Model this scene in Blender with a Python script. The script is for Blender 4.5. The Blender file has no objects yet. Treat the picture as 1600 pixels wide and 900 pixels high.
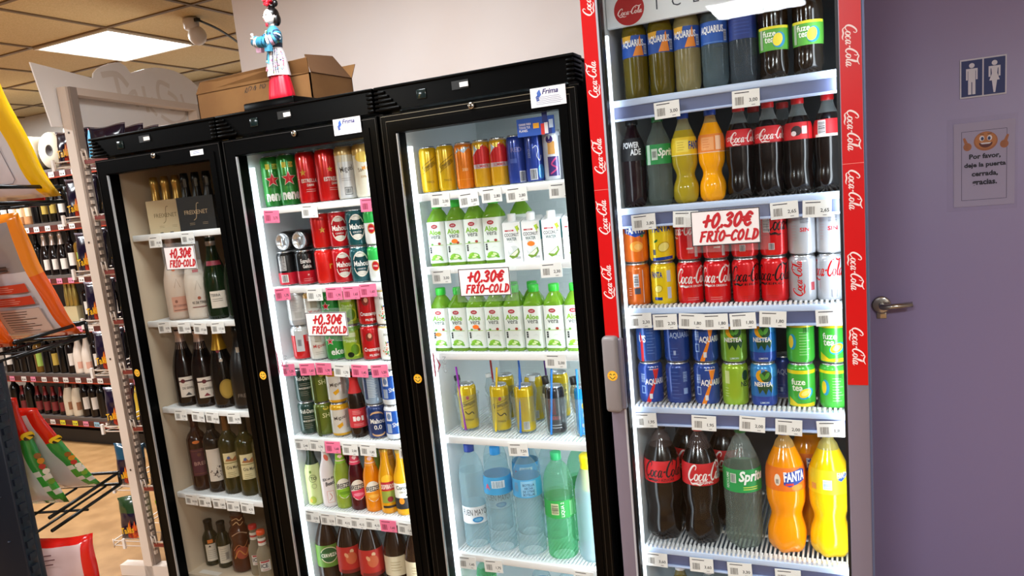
import bpy, bmesh, math, random
from mathutils import Vector, Matrix, geometry
random.seed(7)
S = bpy.context.scene
COL = S.collection

# ------------------------------------------------------------------ camera
CAM = Vector((0.0, -1.85, 1.55))
R0 = (0.90194435, 0.42052025, -0.09828075)
R1 = (-0.02123292, -0.184122, -0.98267403)
R2 = (-0.43132998, 0.88840408, -0.15713893)
cd = bpy.data.cameras.new('camera')
cam = bpy.data.objects.new('camera', cd)
COL.objects.link(cam)
cam.matrix_world = Matrix(((R0[0], -R1[0], -R2[0], CAM.x), (R0[1], -R1[1], -R2[1], CAM.y),
                           (R0[2], -R1[2], -R2[2], CAM.z), (0, 0, 0, 1)))
cd.sensor_fit = 'HORIZONTAL'; cd.sensor_width = 36.0
cd.lens = 1171.65 / 1600 * 36
cd.shift_x = (800 - 767.78) / 1600
cd.shift_y = (486.04 - 450) / 1600
cd.clip_start = 0.02
S.camera = cam

# ------------------------------------------------------------------ light, world, exposure
S.view_settings.view_transform = 'Standard'
S.view_settings.look = 'None'
S.view_settings.gamma = 1.0
S.view_settings.exposure = 0.0
S.view_settings.use_curve_mapping = False
S.cycles.use_denoising = True
S.cycles.max_bounces = 10
S.cycles.transparent_max_bounces = 24
S.cycles.caustics_reflective = False
S.cycles.caustics_refractive = False
S.cycles.sample_clamp_indirect = 4.0
wd = bpy.data.worlds.new('world'); S.world = wd; wd.use_nodes = True
wd.node_tree.nodes['Background'].inputs[0].default_value = (0.55, 0.48, 0.45, 1)
wd.node_tree.nodes['Background'].inputs[1].default_value = 0.10
ROOM_W = 74.0       # watts of one ceiling panel
LED_W = 1.25         # watts of one cooler light strip
CEIL = 2.58
PANELS = [(-3.75, 1.34, 1), (-0.50, -3.52, 1.1), (-1.35, -0.46, .42), (-3.15, -3.06, 1), (-4.35, -1.06, 1.1), (-5.55, 1.34, 1), (1.05, -2.86, 1)]

def area(name, loc, sx, sy, power, color, rot, parent=None):
    l = bpy.data.lights.new(name, 'AREA'); l.shape = 'RECTANGLE'; l.size = sx; l.size_y = sy
    l.energy = power; l.color = color
    o = bpy.data.objects.new(name, l); COL.objects.link(o)
    o.location = loc; o.rotation_euler = rot
    if parent: o.parent = parent
    return o

# ------------------------------------------------------------------ materials
def lin(h):
    r = []
    for i in (0, 2, 4):
        c = int(h[i:i + 2], 16) / 255
        r.append(c / 12.92 if c <= .04045 else ((c + .055) / 1.055) ** 2.4)
    return (r[0], r[1], r[2], 1)
_M = {}
def pr(h, rough=.45, metal=0.0, coat=0.0, emit=0.0, spec=.5):
    k = (h, rough, metal, coat, emit, spec)
    if k not in _M:
        m = bpy.data.materials.new('surface_' + h); m.use_nodes = True
        b = m.node_tree.nodes['Principled BSDF']
        b.inputs['Base Color'].default_value = lin(h)
        b.inputs['Roughness'].default_value = rough; b.inputs['Metallic'].default_value = metal
        b.inputs['Coat Weight'].default_value = coat
        b.inputs['Specular IOR Level'].default_value = spec
        if emit:
            b.inputs['Emission Color'].default_value = lin(h); b.inputs['Emission Strength'].default_value = emit
        _M[k] = m
    return _M[k]
def edge_fac(n, k, a, p=4):
    # thin clear sheet: reflection grows towards grazing view, the same from both sides
    lw = n.nodes.new('ShaderNodeLayerWeight'); lw.inputs[0].default_value = .5
    pw = n.nodes.new('ShaderNodeMath'); pw.operation = 'POWER'; pw.inputs[1].default_value = p
    ad = n.nodes.new('ShaderNodeMath'); ad.operation = 'MULTIPLY_ADD'; ad.use_clamp = True
    ad.inputs[1].default_value = k; ad.inputs[2].default_value = a
    n.links.new(lw.outputs['Facing'], pw.inputs[0]); n.links.new(pw.outputs[0], ad.inputs[0])
    return ad.outputs[0]
def clear(h, a=.15, rough=.06, tint='ffffff', fres=.6):
    k = ('clear', h, a, rough, tint, fres)
    if k not in _M:
        m = bpy.data.materials.new('clear_' + h); m.use_nodes = True
        n = m.node_tree; b = n.nodes['Principled BSDF']; out = n.nodes['Material Output']
        b.inputs['Base Color'].default_value = lin(h); b.inputs['Roughness'].default_value = rough
        t = n.nodes.new('ShaderNodeBsdfTransparent'); t.inputs[0].default_value = lin(tint)
        fo = edge_fac(n, fres, a)
        mx = n.nodes.new('ShaderNodeMixShader')
        n.links.new(fo, mx.inputs[0])
        n.links.new(t.outputs[0], mx.inputs[1]); n.links.new(b.outputs[0], mx.inputs[2])
        n.links.new(mx.outputs[0], out.inputs[0]); _M[k] = m
    return _M[k]
def pane(refl=.9, a=.0, fres=.12):
    k = ('pane', refl, a, fres)
    if k not in _M:
        m = bpy.data.materials.new('door_glass'); m.use_nodes = True
        n = m.node_tree; n.nodes.remove(n.nodes['Principled BSDF']); out = n.nodes['Material Output']
        t = n.nodes.new('ShaderNodeBsdfTransparent'); t.inputs[0].default_value = (.985, .995, .99, 1)
        g = n.nodes.new('ShaderNodeBsdfGlossy'); g.inputs['Roughness'].default_value = .0
        g.inputs[0].default_value = (refl, refl, refl, 1)
        fo = edge_fac(n, .6, .008 + a, 5)
        mx = n.nodes.new('ShaderNodeMixShader')
        n.links.new(fo, mx.inputs[0])
        n.links.new(t.outputs[0], mx.inputs[1]); n.links.new(g.outputs[0], mx.inputs[2])
        n.links.new(mx.outputs[0], out.inputs[0]); _M[k] = m
    return _M[k]
def noisy(h1, h2, scale, rough=.6, detail=6, bump=0.0, extra=None):
    k = ('noisy', h1, h2, scale, rough)
    if k not in _M:
        m = bpy.data.materials.new('mottled_' + h1); m.use_nodes = True
        n = m.node_tree; b = n.nodes['Principled BSDF']; b.inputs['Roughness'].default_value = rough
        tc = n.nodes.new('ShaderNodeTexCoord'); nz = n.nodes.new('ShaderNodeTexNoise')
        nz.inputs['Scale'].default_value = scale; nz.inputs['Detail'].default_value = detail
        cr = n.nodes.new('ShaderNodeValToRGB'); cr.color_ramp.elements[0].position = .35; cr.color_ramp.elements[1].position = .65
        cr.color_ramp.elements[0].color = lin(h1); cr.color_ramp.elements[1].color = lin(h2)
        n.links.new(tc.outputs['Object'], nz.inputs['Vector']); n.links.new(nz.outputs['Fac'], cr.inputs[0])
        n.links.new(cr.outputs[0], b.inputs['Base Color'])
        if bump:
            bp = n.nodes.new('ShaderNodeBump'); bp.inputs['Strength'].default_value = bump; bp.inputs['Distance'].default_value = .01
            n.links.new(nz.outputs['Fac'], bp.inputs['Height']); n.links.new(bp.outputs[0], b.inputs['Normal'])
        _M[k] = m
    return _M[k]
def brick_bump(h):
    k = ('brick', h)
    if k not in _M:
        m = bpy.data.materials.new('embossed_liner'); m.use_nodes = True
        n = m.node_tree; b = n.nodes['Principled BSDF']; b.inputs['Base Color'].default_value = lin(h); b.inputs['Roughness'].default_value = .4
        tc = n.nodes.new('ShaderNodeTexCoord'); sp = n.nodes.new('ShaderNodeSeparateXYZ'); cb = n.nodes.new('ShaderNodeCombineXYZ')
        sm = n.nodes.new('ShaderNodeMath'); sm.operation = 'ADD'
        br = n.nodes.new('ShaderNodeTexBrick'); br.inputs['Scale'].default_value = 9; br.inputs['Mortar Size'].default_value = .03
        bp = n.nodes.new('ShaderNodeBump'); bp.inputs['Strength'].default_value = .5; bp.inputs['Distance'].default_value = .01
        n.links.new(tc.outputs['Object'], sp.inputs[0]); n.links.new(sp.outputs[0], sm.inputs[0]); n.links.new(sp.outputs[1], sm.inputs[1])
        n.links.new(sm.outputs[0], cb.inputs[0]); n.links.new(sp.outputs[2], cb.inputs[1])
        n.links.new(cb.outputs[0], br.inputs['Vector']); n.links.new(br.outputs['Fac'], bp.inputs['Height']); n.links.new(bp.outputs[0], b.inputs['Normal'])
        _M[k] = m
    return _M[k]
PLASTIC = lambda h: pr(h, .35)
PAPER = lambda h: pr(h, .55)
CANP = lambda h: pr(h, .24, .25, .3)
FOIL = lambda h: pr(h, .3, .55)
BLACK = pr('030303', .30, spec=.07); BLACK2 = pr('060504', .34, spec=.08); STEEL = pr('c4c6c8', .22, .9); CHROME = pr('b8b4ac', .18, .95)
WHITE = pr('f1f2f2', .45); LINER = pr('e9eef0', .4); ALU = pr('d2d5d9', .25, .85)

# ------------------------------------------------------------------ mesh builder
class MB:
    def __init__(s): s.v = []; s.f = []; s.m = []; s.sm = []; s.mats = []
    def mi(s, m):
        if m not in s.mats: s.mats.append(m)
        return s.mats.index(m)
    def add(s, vs, fs, m, smooth=False):
        b = len(s.v); s.v += [tuple(v) for v in vs]; k = s.mi(m)
        for f in fs: s.f.append([b + i for i in f]); s.m.append(k); s.sm.append(smooth)
    def box(s, x0, x1, y0, y1, z0, z1, m):
        v = [(x, y, z) for z in (z0, z1) for y in (y0, y1) for x in (x0, x1)]
        s.add(v, [(0, 2, 3, 1), (4, 5, 7, 6), (0, 1, 5, 4), (1, 3, 7, 5), (3, 2, 6, 7), (2, 0, 4, 6)], m); return s
    def rbox(s, x0, x1, y0, y1, z0, z1, m, b=.004, seg=2):
        bm = bmesh.new(); bmesh.ops.create_cube(bm, size=1)
        for v in bm.verts:
            v.co = Vector(((x0 + x1) / 2 + v.co.x * (x1 - x0), (y0 + y1) / 2 + v.co.y * (y1 - y0), (z0 + z1) / 2 + v.co.z * (z1 - z0)))
        bmesh.ops.bevel(bm, geom=bm.edges[:], offset=b, segments=seg, affect='EDGES', profile=.5)
        s.bm(bm, m, True); return s
    def bm(s, bm, m, smooth=False):
        bm.verts.index_update()
        s.add([v.co[:] for v in bm.verts], [[v.index for v in f.verts] for f in bm.faces], m, smooth); bm.free()
    def lathe(s, prof, mf, n=24, c=(0, 0, 0), smooth=True, sq=None, lob=None):
        """prof [(r,z)]; mf material or function of mid z; sq(z)-> squareness 0..1"""
        def pt(r, z, a):
            k = 1.0
            if sq:
                q = sq(z)
                if q > 0:
                    e = 2 + 5 * q; k = (abs(math.cos(a)) ** e + abs(math.sin(a)) ** e) ** (-1 / e)
            if lob and z < lob[0]: k *= 1 - lob[1] * (1 - z / lob[0]) * (.5 + .5 * math.cos(5 * a))
            return (c[0] + r * k * math.cos(a), c[1] + r * k * math.sin(a), c[2] + z)
        vs = [pt(r, z, 2 * math.pi * (i + .5) / n) for r, z in prof for i in range(n)]
        for j in range(len(prof) - 1):
            m = mf(prof[j][1] * .5 + prof[j + 1][1] * .5) if callable(mf) and not isinstance(mf, bpy.types.Material) else mf
            k = s.mi(m); b = len(s.v)
            for i in range(n):
                a, d = j * n + i, j * n + (i + 1) % n
                s.f.append([b + a, b + d, b + d + n, b + a + n]); s.m.append(k); s.sm.append(smooth)
        b = len(s.v); s.v += vs
        return s
    def tube(s, pts, r, m, n=8, cap=True, radii=None):
        P = [Vector(p) for p in pts]; rings = []
        for i, p in enumerate(P):
            t = (P[min(i + 1, len(P) - 1)] - P[max(i - 1, 0)]).normalized()
            a = t.cross(Vector((0, 0, 1)) if abs(t.z) < .9 else Vector((1, 0, 0))).normalized(); b = t.cross(a)
            rr = radii[i] if radii else r
            rings.append([p + (a * math.cos(2 * math.pi * k / n) + b * math.sin(2 * math.pi * k / n)) * rr for k in range(n)])
        vs = [v for q in rings for v in q]; fs = []
        for j in range(len(P) - 1):
            for k in range(n):
                fs.append((j * n + k, j * n + (k + 1) % n, (j + 1) * n + (k + 1) % n, (j + 1) * n + k))
        if cap: fs += [tuple(range(n))[::-1], tuple((len(P) - 1) * n + k for k in range(n))]
        s.add(vs, fs, m, True); return s
    def ball(s, c, rx, ry, rz, m, n=14):
        bm = bmesh.new(); bmesh.ops.create_uvsphere(bm, u_segments=n, v_segments=max(6, n * 2 // 3), radius=1)
        for v in bm.verts: v.co = Vector((c[0] + v.co.x * rx, c[1] + v.co.y * ry, c[2] + v.co.z * rz))
        s.bm(bm, m, True); return s
    def prism(s, poly, m, f0, f1):
        """poly 2d; f0/f1 map (a,b)->xyz for the two ends"""
        n = len(poly); v = [f0(*p) for p in poly] + [f1(*p) for p in poly]
        s.add(v, [tuple(range(n))[::-1], tuple(range(n, 2 * n))] + [(i, (i + 1) % n, n + (i + 1) % n, n + i) for i in range(n)], m); return s
    def frame(s, x0, x1, z0, z1, w, y0, y1, m):
        s.box(x0, x0 + w, y0, y1, z0, z1, m); s.box(x1 - w, x1, y0, y1, z0, z1, m)
        s.box(x0 + w, x1 - w, y0, y1, z1 - w, z1, m); s.box(x0 + w, x1 - w, y0, y1, z0, z0 + w, m); return s
    def build(s, name, parent=None, loc=None):
        me = bpy.data.meshes.new(name); me.from_pydata(s.v, [], s.f)
        for m in s.mats: me.materials.append(m)
        me.polygons.foreach_set('material_index', s.m); me.polygons.foreach_set('use_smooth', s.sm)
        me.update()
        o = bpy.data.objects.new(name, me); COL.objects.link(o)
        if parent: o.parent = parent
        if loc: o.location = loc
        return o

def tag(o, label, cat, group=None, kind=None):
    o['label'] = label; o['category'] = cat
    if group: o['group'] = group
    if kind: o['kind'] = kind
    return o
def root(name, loc=(0, 0, 0), rz=0):
    o = bpy.data.objects.new(name, None); COL.objects.link(o); o.location = loc; o.rotation_euler = (0, 0, rz)
    o.empty_display_size = .05; return o
def struct(o): o['kind'] = 'structure'; return o
KIDS = {}
def dup(o):
    def cp(a, parent):
        c = a.copy(); COL.objects.link(c)
        if parent: c.parent = parent
        for ch in list(a.children): cp(ch, c)
        return c
    return cp(o, None)

# ------------------------------------------------------------------ lettering and flat artwork
_T = {}
def text_tris(t, bold=0.0, shear=0.0):
    k = (t, bold, shear)
    if k not in _T:
        cu = bpy.data.curves.new('lettering', 'FONT'); cu.body = t; cu.size = 1; cu.offset = bold * .45; cu.shear = shear; cu.resolution_u = 2
        o = bpy.data.objects.new('lettering', cu); COL.objects.link(o)
        bpy.context.view_layer.update()
        me = o.evaluated_get(bpy.context.evaluated_depsgraph_get()).to_mesh(); me.calc_loop_triangles()
        tr = [[tuple(me.vertices[i].co[:2]) for i in q.vertices] for q in me.loop_triangles]
        bpy.data.objects.remove(o); bpy.data.curves.remove(cu)
        xs = [p[0] for q in tr for p in q] or [0, 1]; ys = [p[1] for q in tr for p in q] or [0, 1]
        _T[k] = (tr, min(xs), max(xs), min(ys), max(ys))
    return _T[k]
def smooth_path(p, n=5, closed=False):
    out = []; L = len(p)
    for i in range(L if closed else L - 1):
        a, b, c, d = (p[(i - 1) % L], p[i], p[(i + 1) % L], p[(i + 2) % L]) if closed else (p[max(i - 1, 0)], p[i], p[i + 1], p[min(i + 2, L - 1)])
        for k in range(n):
            t = k / n
            out.append(tuple(.5 * (2 * b[j] + (c[j] - a[j]) * t + (2 * a[j] - 5 * b[j] + 4 * c[j] - d[j]) * t * t + (3 * b[j] - a[j] - 3 * c[j] + d[j]) * t ** 3) for j in range(len(b))))
    out.append(p[0] if closed else p[-1]); return out
def brush(p, w):
    """separate convex pieces along a path with round joints"""
    o = []
    for a, b in zip(p, p[1:]):
        a, b = Vector(a[:2]), Vector(b[:2]); d = b - a
        if d.length < 1e-6: continue
        d.normalize(); n_ = Vector((-d.y, d.x)) * w / 2; o.append([tuple(a + n_), tuple(a - n_), tuple(b - n_), tuple(b + n_)])
    for a in p: o.append([(a[0] + w / 2 * math.cos(math.pi * k / 5), a[1] + w / 2 * math.sin(math.pi * k / 5)) for k in range(10)])
    return o
def ribbon(p, w):
    """convex quads along a path; points may carry their own width as third value"""
    L, Rr = [], []
    for i, q in enumerate(p):
        a = Vector(p[max(i - 1, 0)][:2]); b = Vector(p[min(i + 1, len(p) - 1)][:2]); d = (b - a)
        d = d.normalized() if d.length > 1e-9 else Vector((1, 0)); nn = Vector((-d.y, d.x)); ww = (q[2] if len(q) > 2 else w) / 2
        c = Vector(q[:2]); L.append(c + nn * ww); Rr.append(c - nn * ww)
    return [[tuple(L[i]), tuple(Rr[i]), tuple(Rr[i + 1]), tuple(L[i + 1])] for i in range(len(p) - 1)]
# running script (unit height about 1)
SCRIPT = [
    [(.78, .70, .05), (.86, .86, .07), (.74, .98, .09), (.52, .90, .12), (.30, .62, .16), (.22, .32, .17), (.32, .10, .13), (.52, .06, .09), (.74, .22, .05)],
    [(1.00, .46, .05), (.86, .40, .12), (.80, .20, .14), (.90, .06, .08), (1.06, .12, .12), (1.12, .34, .12), (1.00, .46, .05)],
    [(1.46, .38, .08), (1.36, .46, .06), (1.24, .34, .13), (1.22, .14, .13), (1.34, .05, .07), (1.50, .18, .04)],
    [(1.86, .42, .05), (1.72, .46, .07), (1.60, .30, .13), (1.60, .10, .12), (1.70, .06, .07), (1.86, .36, .06)],
    [(1.90, .46, .08), (1.82, .18, .13), (1.88, .05, .08), (2.02, .16, .04)],
    [(2.06, .36, .1), (2.24, .40, .1)],
    [(2.86, .74, .05), (2.92, .90, .07), (2.80, 1.02, .09), (2.60, .90, .12), (2.42, .60, .16), (2.36, .30, .17), (2.46, .10, .13), (2.64, .06, .09), (2.82, .24, .05)],
    [(2.70, .96, .06), (2.95, 1.10, .1), (3.25, 1.0, .12), (3.55, 1.04, .09), (3.75, 1.16, .04)],
    [(3.06, .46, .05), (2.92, .40, .12), (2.88, .20, .14), (2.98, .06, .08), (3.12, .12, .12), (3.18, .34, .12), (3.06, .46, .05)],
    [(3.30, .12, .05), (3.46, .60, .1), (3.52, .90, .08), (3.44, .96, .07), (3.36, .50, .13), (3.38, .10, .11), (3.52, .12, .05)],
    [(3.86, .42, .05), (3.72, .46, .07), (3.60, .30, .13), (3.60, .10, .12), (3.70, .06, .07), (3.86, .36, .06)],
    [(3.90, .46, .08), (3.82, .18, .13), (3.88, .05, .08), (4.06, .18, .04)],
    [(.40, .02, .05), (.62, -.16, .1), (1.0, -.12, .13), (1.35, -.20, .1), (1.6, -.14, .03)],
]
HAND = {'+': [[(.1, .45), (.9, .55)], [(.55, .9), (.45, .1)]],
        '0': [[(.62, 1), (.25, .85), (.08, .4), (.3, .02), (.68, .2), (.85, .65), (.6, 1), (.45, .95)]],
        '.': [[(.4, .02), (.55, .12)]],
        '3': [[(.2, .88), (.55, 1.02), (.85, .8), (.42, .55), (.8, .35), (.6, .04), (.1, .1)]],
        '€': [[(.95, .85), (.6, .98), (.25, .6), (.28, .2), (.6, .02), (.92, .18)], [(.02, .62), (.78, .64)], [(.02, .4), (.72, .42)]],
        'F': [[(.22, 0), (.3, .98)], [(.2, .98), (.95, 1.02)], [(.28, .52), (.75, .56)]],
        'R': [[(.2, 0), (.26, .98)], [(.22, .98), (.75, .98), (.82, .68), (.3, .48)], [(.42, .5), (.9, 0)]],
        'I': [[(.15, 0), (.8, .02)], [(.2, .98), (.85, 1)], [(.48, 0), (.54, 1)], [(.55, 1.2), (.85, 1.42)]],
        'O': [[(.62, 1), (.25, .85), (.08, .4), (.3, .02), (.7, .15), (.88, .6), (.62, 1), (.5, .97)]],
        '-': [[(.1, .48), (.9, .5)]], 'C': [[(.92, .85), (.6, 1), (.2, .65), (.2, .2), (.5, 0), (.88, .15)]],
        'L': [[(.3, 1), (.22, .02), (.9, .04)]], 'D': [[(.24, 0), (.3, 1)], [(.2, 1), (.65, .92), (.9, .55), (.7, .15), (.15, 0)]], ' ': []}

class Art:
    def __init__(s, ink=PAPER): s.L = []; s.ink = ink
    def m(s, c): return s.ink(c) if isinstance(c, str) else c
    def polys(s, ps, c): s.L.append((ps, s.m(c))); return s
    def rect(s, x0, y0, x1, y1, c): return s.polys([[(x0, y0), (x1, y0), (x1, y1), (x0, y1)]], c)
    def poly(s, pts, c):
        t = geometry.tessellate_polygon([[Vector((p[0], p[1], 0)) for p in pts]])
        return s.polys([[pts[i] for i in q] for q in t], c)
    def ell(s, x, y, rx, ry, c, n=20, rot=0):
        p = []
        for i in range(n):
            a, b = rx * math.cos(2 * math.pi * i / n), ry * math.sin(2 * math.pi * i / n)
            p.append((x + a * math.cos(rot) - b * math.sin(rot), y + a * math.sin(rot) + b * math.cos(rot)))
        return s.polys([p], c)
    def ring(s, x, y, r, w, c, n=20): return s.line([(x + r * math.cos(2 * math.pi * i / n), y + r * math.sin(2 * math.pi * i / n)) for i in range(n + 1)], w, c)
    def line(s, p, w, c): return s.polys(ribbon(p, w), c)
    def star(s, x, y, r, c, k=.4, rot=0):
        return s.poly([(x + (r if i % 2 == 0 else r * k) * math.sin(rot + math.pi * i / 5), y + (r if i % 2 == 0 else r * k) * math.cos(rot + math.pi * i / 5)) for i in range(10)], c)
    def text(s, t, x, y, h, c, w=None, bold=.02, shear=0, rot=0, al='c'):
        tr, x0, x1, y0, y1 = text_tris(t, bold, shear)
        sy = h / max(y1 - y0, 1e-6); sx = (w / max(x1 - x0, 1e-6)) if w else sy
        ox = {'c': (x0 + x1) / 2, 'l': x0, 'r': x1}[al]; oy = (y0 + y1) / 2; ca, sa = math.cos(rot), math.sin(rot); o = []
        for q in tr:
            o.append([(x + (p[0] - ox) * sx * ca - (p[1] - oy) * sy * sa, y + (p[0] - ox) * sx * sa + (p[1] - oy) * sy * ca) for p in q])
        return s.polys(o, c)
    def script(s, x, y, w, c, rot=0, h=None, part=None, slant=.22):
        k = w / 4.0; kh = h if h else k; o = []; ca, sa = math.cos(rot), math.sin(rot)
        for j, st in enumerate(SCRIPT):
            if part and j not in part: continue
            q = [(x_ + slant * y_ - 2.05, y_ - .45, w_) for x_, y_, w_ in smooth_path(st, 4)]
            for f in ribbon(q, .1): o.append([(x + a * k * ca - b * kh * sa, y + a * k * sa + b * kh * ca) for a, b in f])
        return s.polys(o, c)
    def hand(s, t, x, y, w, h, c, wt=.13, shear=.2):
        W_ = {'.': .42, '-': .72, 'I': .8}; tot = sum(W_.get(c_, 1) for c_ in t); o = []; xo = 0
        for ch in t:
            cw = w / tot * W_.get(ch, 1)
            for st in HAND[ch]:
                p = smooth_path(st, 4) if len(st) > 3 else st
                o += brush([(x - w / 2 + xo + (.04 + q[0] * .86) * cw + (q[1] - .5) * h * shear, y + (q[1] - .5) * h) for q in p], wt * h)
            xo += cw
        return s.polys(o, c)
    def barcode(s, x, y, w, h, c='26262a', vert=True, bg=None):
        if bg: s.rect(x - w * .58, y - h * .58, x + w * .58, y + h * .58, bg)
        r = random.Random(3); o = []; p = 0; n = 15; u = w / 30
        while p < 29:
            a = r.choice((.8, 1, 1.6)); o.append((p, a)); p += a + r.choice((.8, 1.1, 1.5))
        return s.polys([[(x - w / 2 + a * u, y - h / 2), (x - w / 2 + (a + b) * u, y - h / 2), (x - w / 2 + (a + b) * u, y + h / 2), (x - w / 2 + a * u, y + h / 2)] if vert else
                        [(x - w / 2, y - h / 2 + a * h / 30), (x + w / 2, y - h / 2 + a * h / 30), (x + w / 2, y - h / 2 + (a + b) * h / 30), (x - w / 2, y - h / 2 + (a + b) * h / 30)] for a, b in o], c)
    def lines(s, x, y, w, n, gap, c, t=.0007):
        r = random.Random(n); o = []
        for i in range(n):
            ww = w * r.uniform(.6, 1); yy = y - i * gap
            o.append([(x - w / 2, yy - t / 2), (x - w / 2 + ww, yy - t / 2), (x - w / 2 + ww, yy + t / 2), (x - w / 2, yy + t / 2)])
        return s.polys(o, c)
    def put(s, mb, f, step=None, e0=.0002, lim=None, apart=False, tstep=None):
        """f(s,t,e)->xyz. step: split in strips of that width so the art follows a curve"""
        for k, (ps, m) in enumerate(s.L):
            e = e0 + k * .00005; ej = e; tmp = {}; vs = []; fs = []
            def vid(p):
                q = (round(p[0], 5), round(p[1], 5))
                if q not in tmp: tmp[q] = len(vs); vs.append(f(p[0], p[1], ej))
                return tmp[q]
            for pi, p in enumerate(ps):
                ej = e + (pi % 48) * .000009 if apart else e
                if apart: tmp = {}
                if lim: p = clip(clip(p, lim[0], 1), lim[1], -1)
                if len(p) < 3: continue
                parts = [p]
                if step:
                    x0, x1 = min(a[0] for a in p), max(a[0] for a in p); parts = []
                    for i in range(math.floor(x0 / step), math.floor(x1 / step) + 1):
                        q = clip(clip(p, i * step, 1), (i + 1) * step, -1)
                        if len(q) > 2: parts.append(q)
                if tstep:
                    tall = []
                    for q in parts:
                        q = [(b, a) for a, b in q]; x0, x1 = min(a[0] for a in q), max(a[0] for a in q)
                        for i in range(math.floor(x0 / tstep), math.floor(x1 / tstep) + 1):
                            r = clip(clip(q, i * tstep, 1), (i + 1) * tstep, -1)
                            if len(r) > 2: tall.append([(b, a) for a, b in r])
                    parts = tall
                for q in parts:
                    ids = []
                    for a in q:
                        i = vid(a)
                        if i not in ids: ids.append(i)
                    if len(ids) > 2: fs.append(ids)
            mb.add(vs, fs, m, bool(step))
        return mb
def clip(p, x, sg):
    o = []
    for i in range(len(p)):
        a, b = p[i], p[(i + 1) % len(p)]; da, db = (a[0] - x) * sg, (b[0] - x) * sg
        if da >= 0: o.append(a)
        if (da > 0 and db < 0) or (da < 0 and db > 0):
            t = da / (da - db); o.append((x, a[1] + (b[1] - a[1]) * t))
    return o
def wrap(R, off=0.0):
    """map label coordinates onto an upright round body of radius R (number or function of height), front at -y"""
    def f(s_, t, e):
        r = R(t) if callable(R) else R; a = (s_ + off) / r
        return ((r + e) * math.sin(a), -(r + e) * math.cos(a), t)
    return f
def flat(o, u, v, n):
    o, u, v, n = map(Vector, (o, u, v, n))
    return lambda a, b, e: tuple(o + u * a + v * b + n * e)
def facing(x, y): return math.atan2(-x, 1.85 + y)

# ------------------------------------------------------------------ the room
TILE = noisy('c2a877', 'd2b98a', 160, .8, 3)
struct(MB().box(-8.2, 1.7, -4.4, 2.7, -.06, 0, noisy('8f683f', 'a57c50', 9, .33, 8)).build('floor'))
cl = MB().box(-8.2, 1.7, -4.4, 2.7, CEIL + .004, CEIL + .06, TILE)
TBAR = pr('70593c', .6)
for i in range(-7, 10):
    x = -4.05 + .6 * i
    if -8.2 < x < 1.7: cl.box(x - .011, x + .011, -4.4, 2.7, CEIL - .003, CEIL + .004, TBAR)
for i in range(-9, 3):
    y = 1.04 + .6 * i
    if -4.4 < y < 2.7: cl.box(-8.2, 1.7, y - .011, y + .011, CEIL - .0025, CEIL + .004, TBAR)
struct(cl.build('ceiling'))
PINK = noisy('e2d2ca', 'e5d7d0', 3, .7, 2)
struct(MB().box(-2.29, 1.7, .70, .80, 0, CEIL, PINK).build('wall_back'))
struct(MB().box(-8.2, -2.29, 2.55, 2.65, 0, CEIL, pr('d9d2cb', .7)).build('wall_far'))
struct(MB().box(1.6, 1.7, -4.4, .70, 0, CEIL, pr('b4a8a0', .7)).build('wall_right'))
struct(MB().box(-8.2, -8.1, -4.4, 2.55, 0, CEIL, pr('cfc0b2', .7)).build('wall_left'))
struct(MB().box(-8.1, 1.6, -4.4, -4.3, 0, CEIL, pr('4e4640', .8)).build('wall_front'))
LILAC = pr('9588b0', .42)
dr = struct(MB().rbox(.012, .86, .660, .700, .01, 2.06, LILAC, .003).build('door_1'))
hb = MB()
hb.lathe([(0, 0), (.026, 0), (.026, .008), (.022, .010), (0, .010)], CHROME, 24)
for i in range(len(hb.v)):
    x, y, z = hb.v[i]; hb.v[i] = (.086 + x, .660 - z, 1.098 + y)
hb.tube([(.086, .652, 1.098), (.086, .618, 1.098), (.090, .610, 1.098), (.098, .606, 1.099), (.165, .606, 1.106)], .0085, CHROME, 12)
hb.rbox(.072, .100, .656, .662, 1.055, 1.085, CHROME, .002)
hb.build('door_handle', dr)

def light_panel(x, y, k, label):
    r = root('ceiling_light', (x, y, CEIL)); tag(r, label, 'ceiling light', None)
    pm = MB().box(-.285, .285, -.285, .285, -.006, -.002, pr('ffffff', .5, emit=6.0)); pm.build('diffuser', r)
    fm = MB()
    for a, b, c, d in ((-.3, -.284, -.3, .3), (.284, .3, -.3, .3), (-.284, .284, -.3, -.284), (-.284, .284, .284, .3)):
        fm.box(a, b, c, d, -.012, -.001, pr('d8ccb8', .4))
    fm.build('frame', r)
    area('panel_light', (0, 0, -.02), .56, .56, ROOM_W * k, (.90, .96, 1.0), (0, 0, 0), r)
light_panel(*PANELS[0], 'square white ceiling light panel glowing over the shop aisle')
for k, pn in enumerate(PANELS[1:]):
    light_panel(*pn, ('square ceiling light panel facing the red-striped cooler', 'square ceiling light panel over the aisle before the beer cooler', 'square ceiling light panel far behind the camera spot', 'square ceiling light panel over the snack rack', 'square ceiling light panel by the far bottle shelves', 'square ceiling light panel facing the lilac door')[k])

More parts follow.
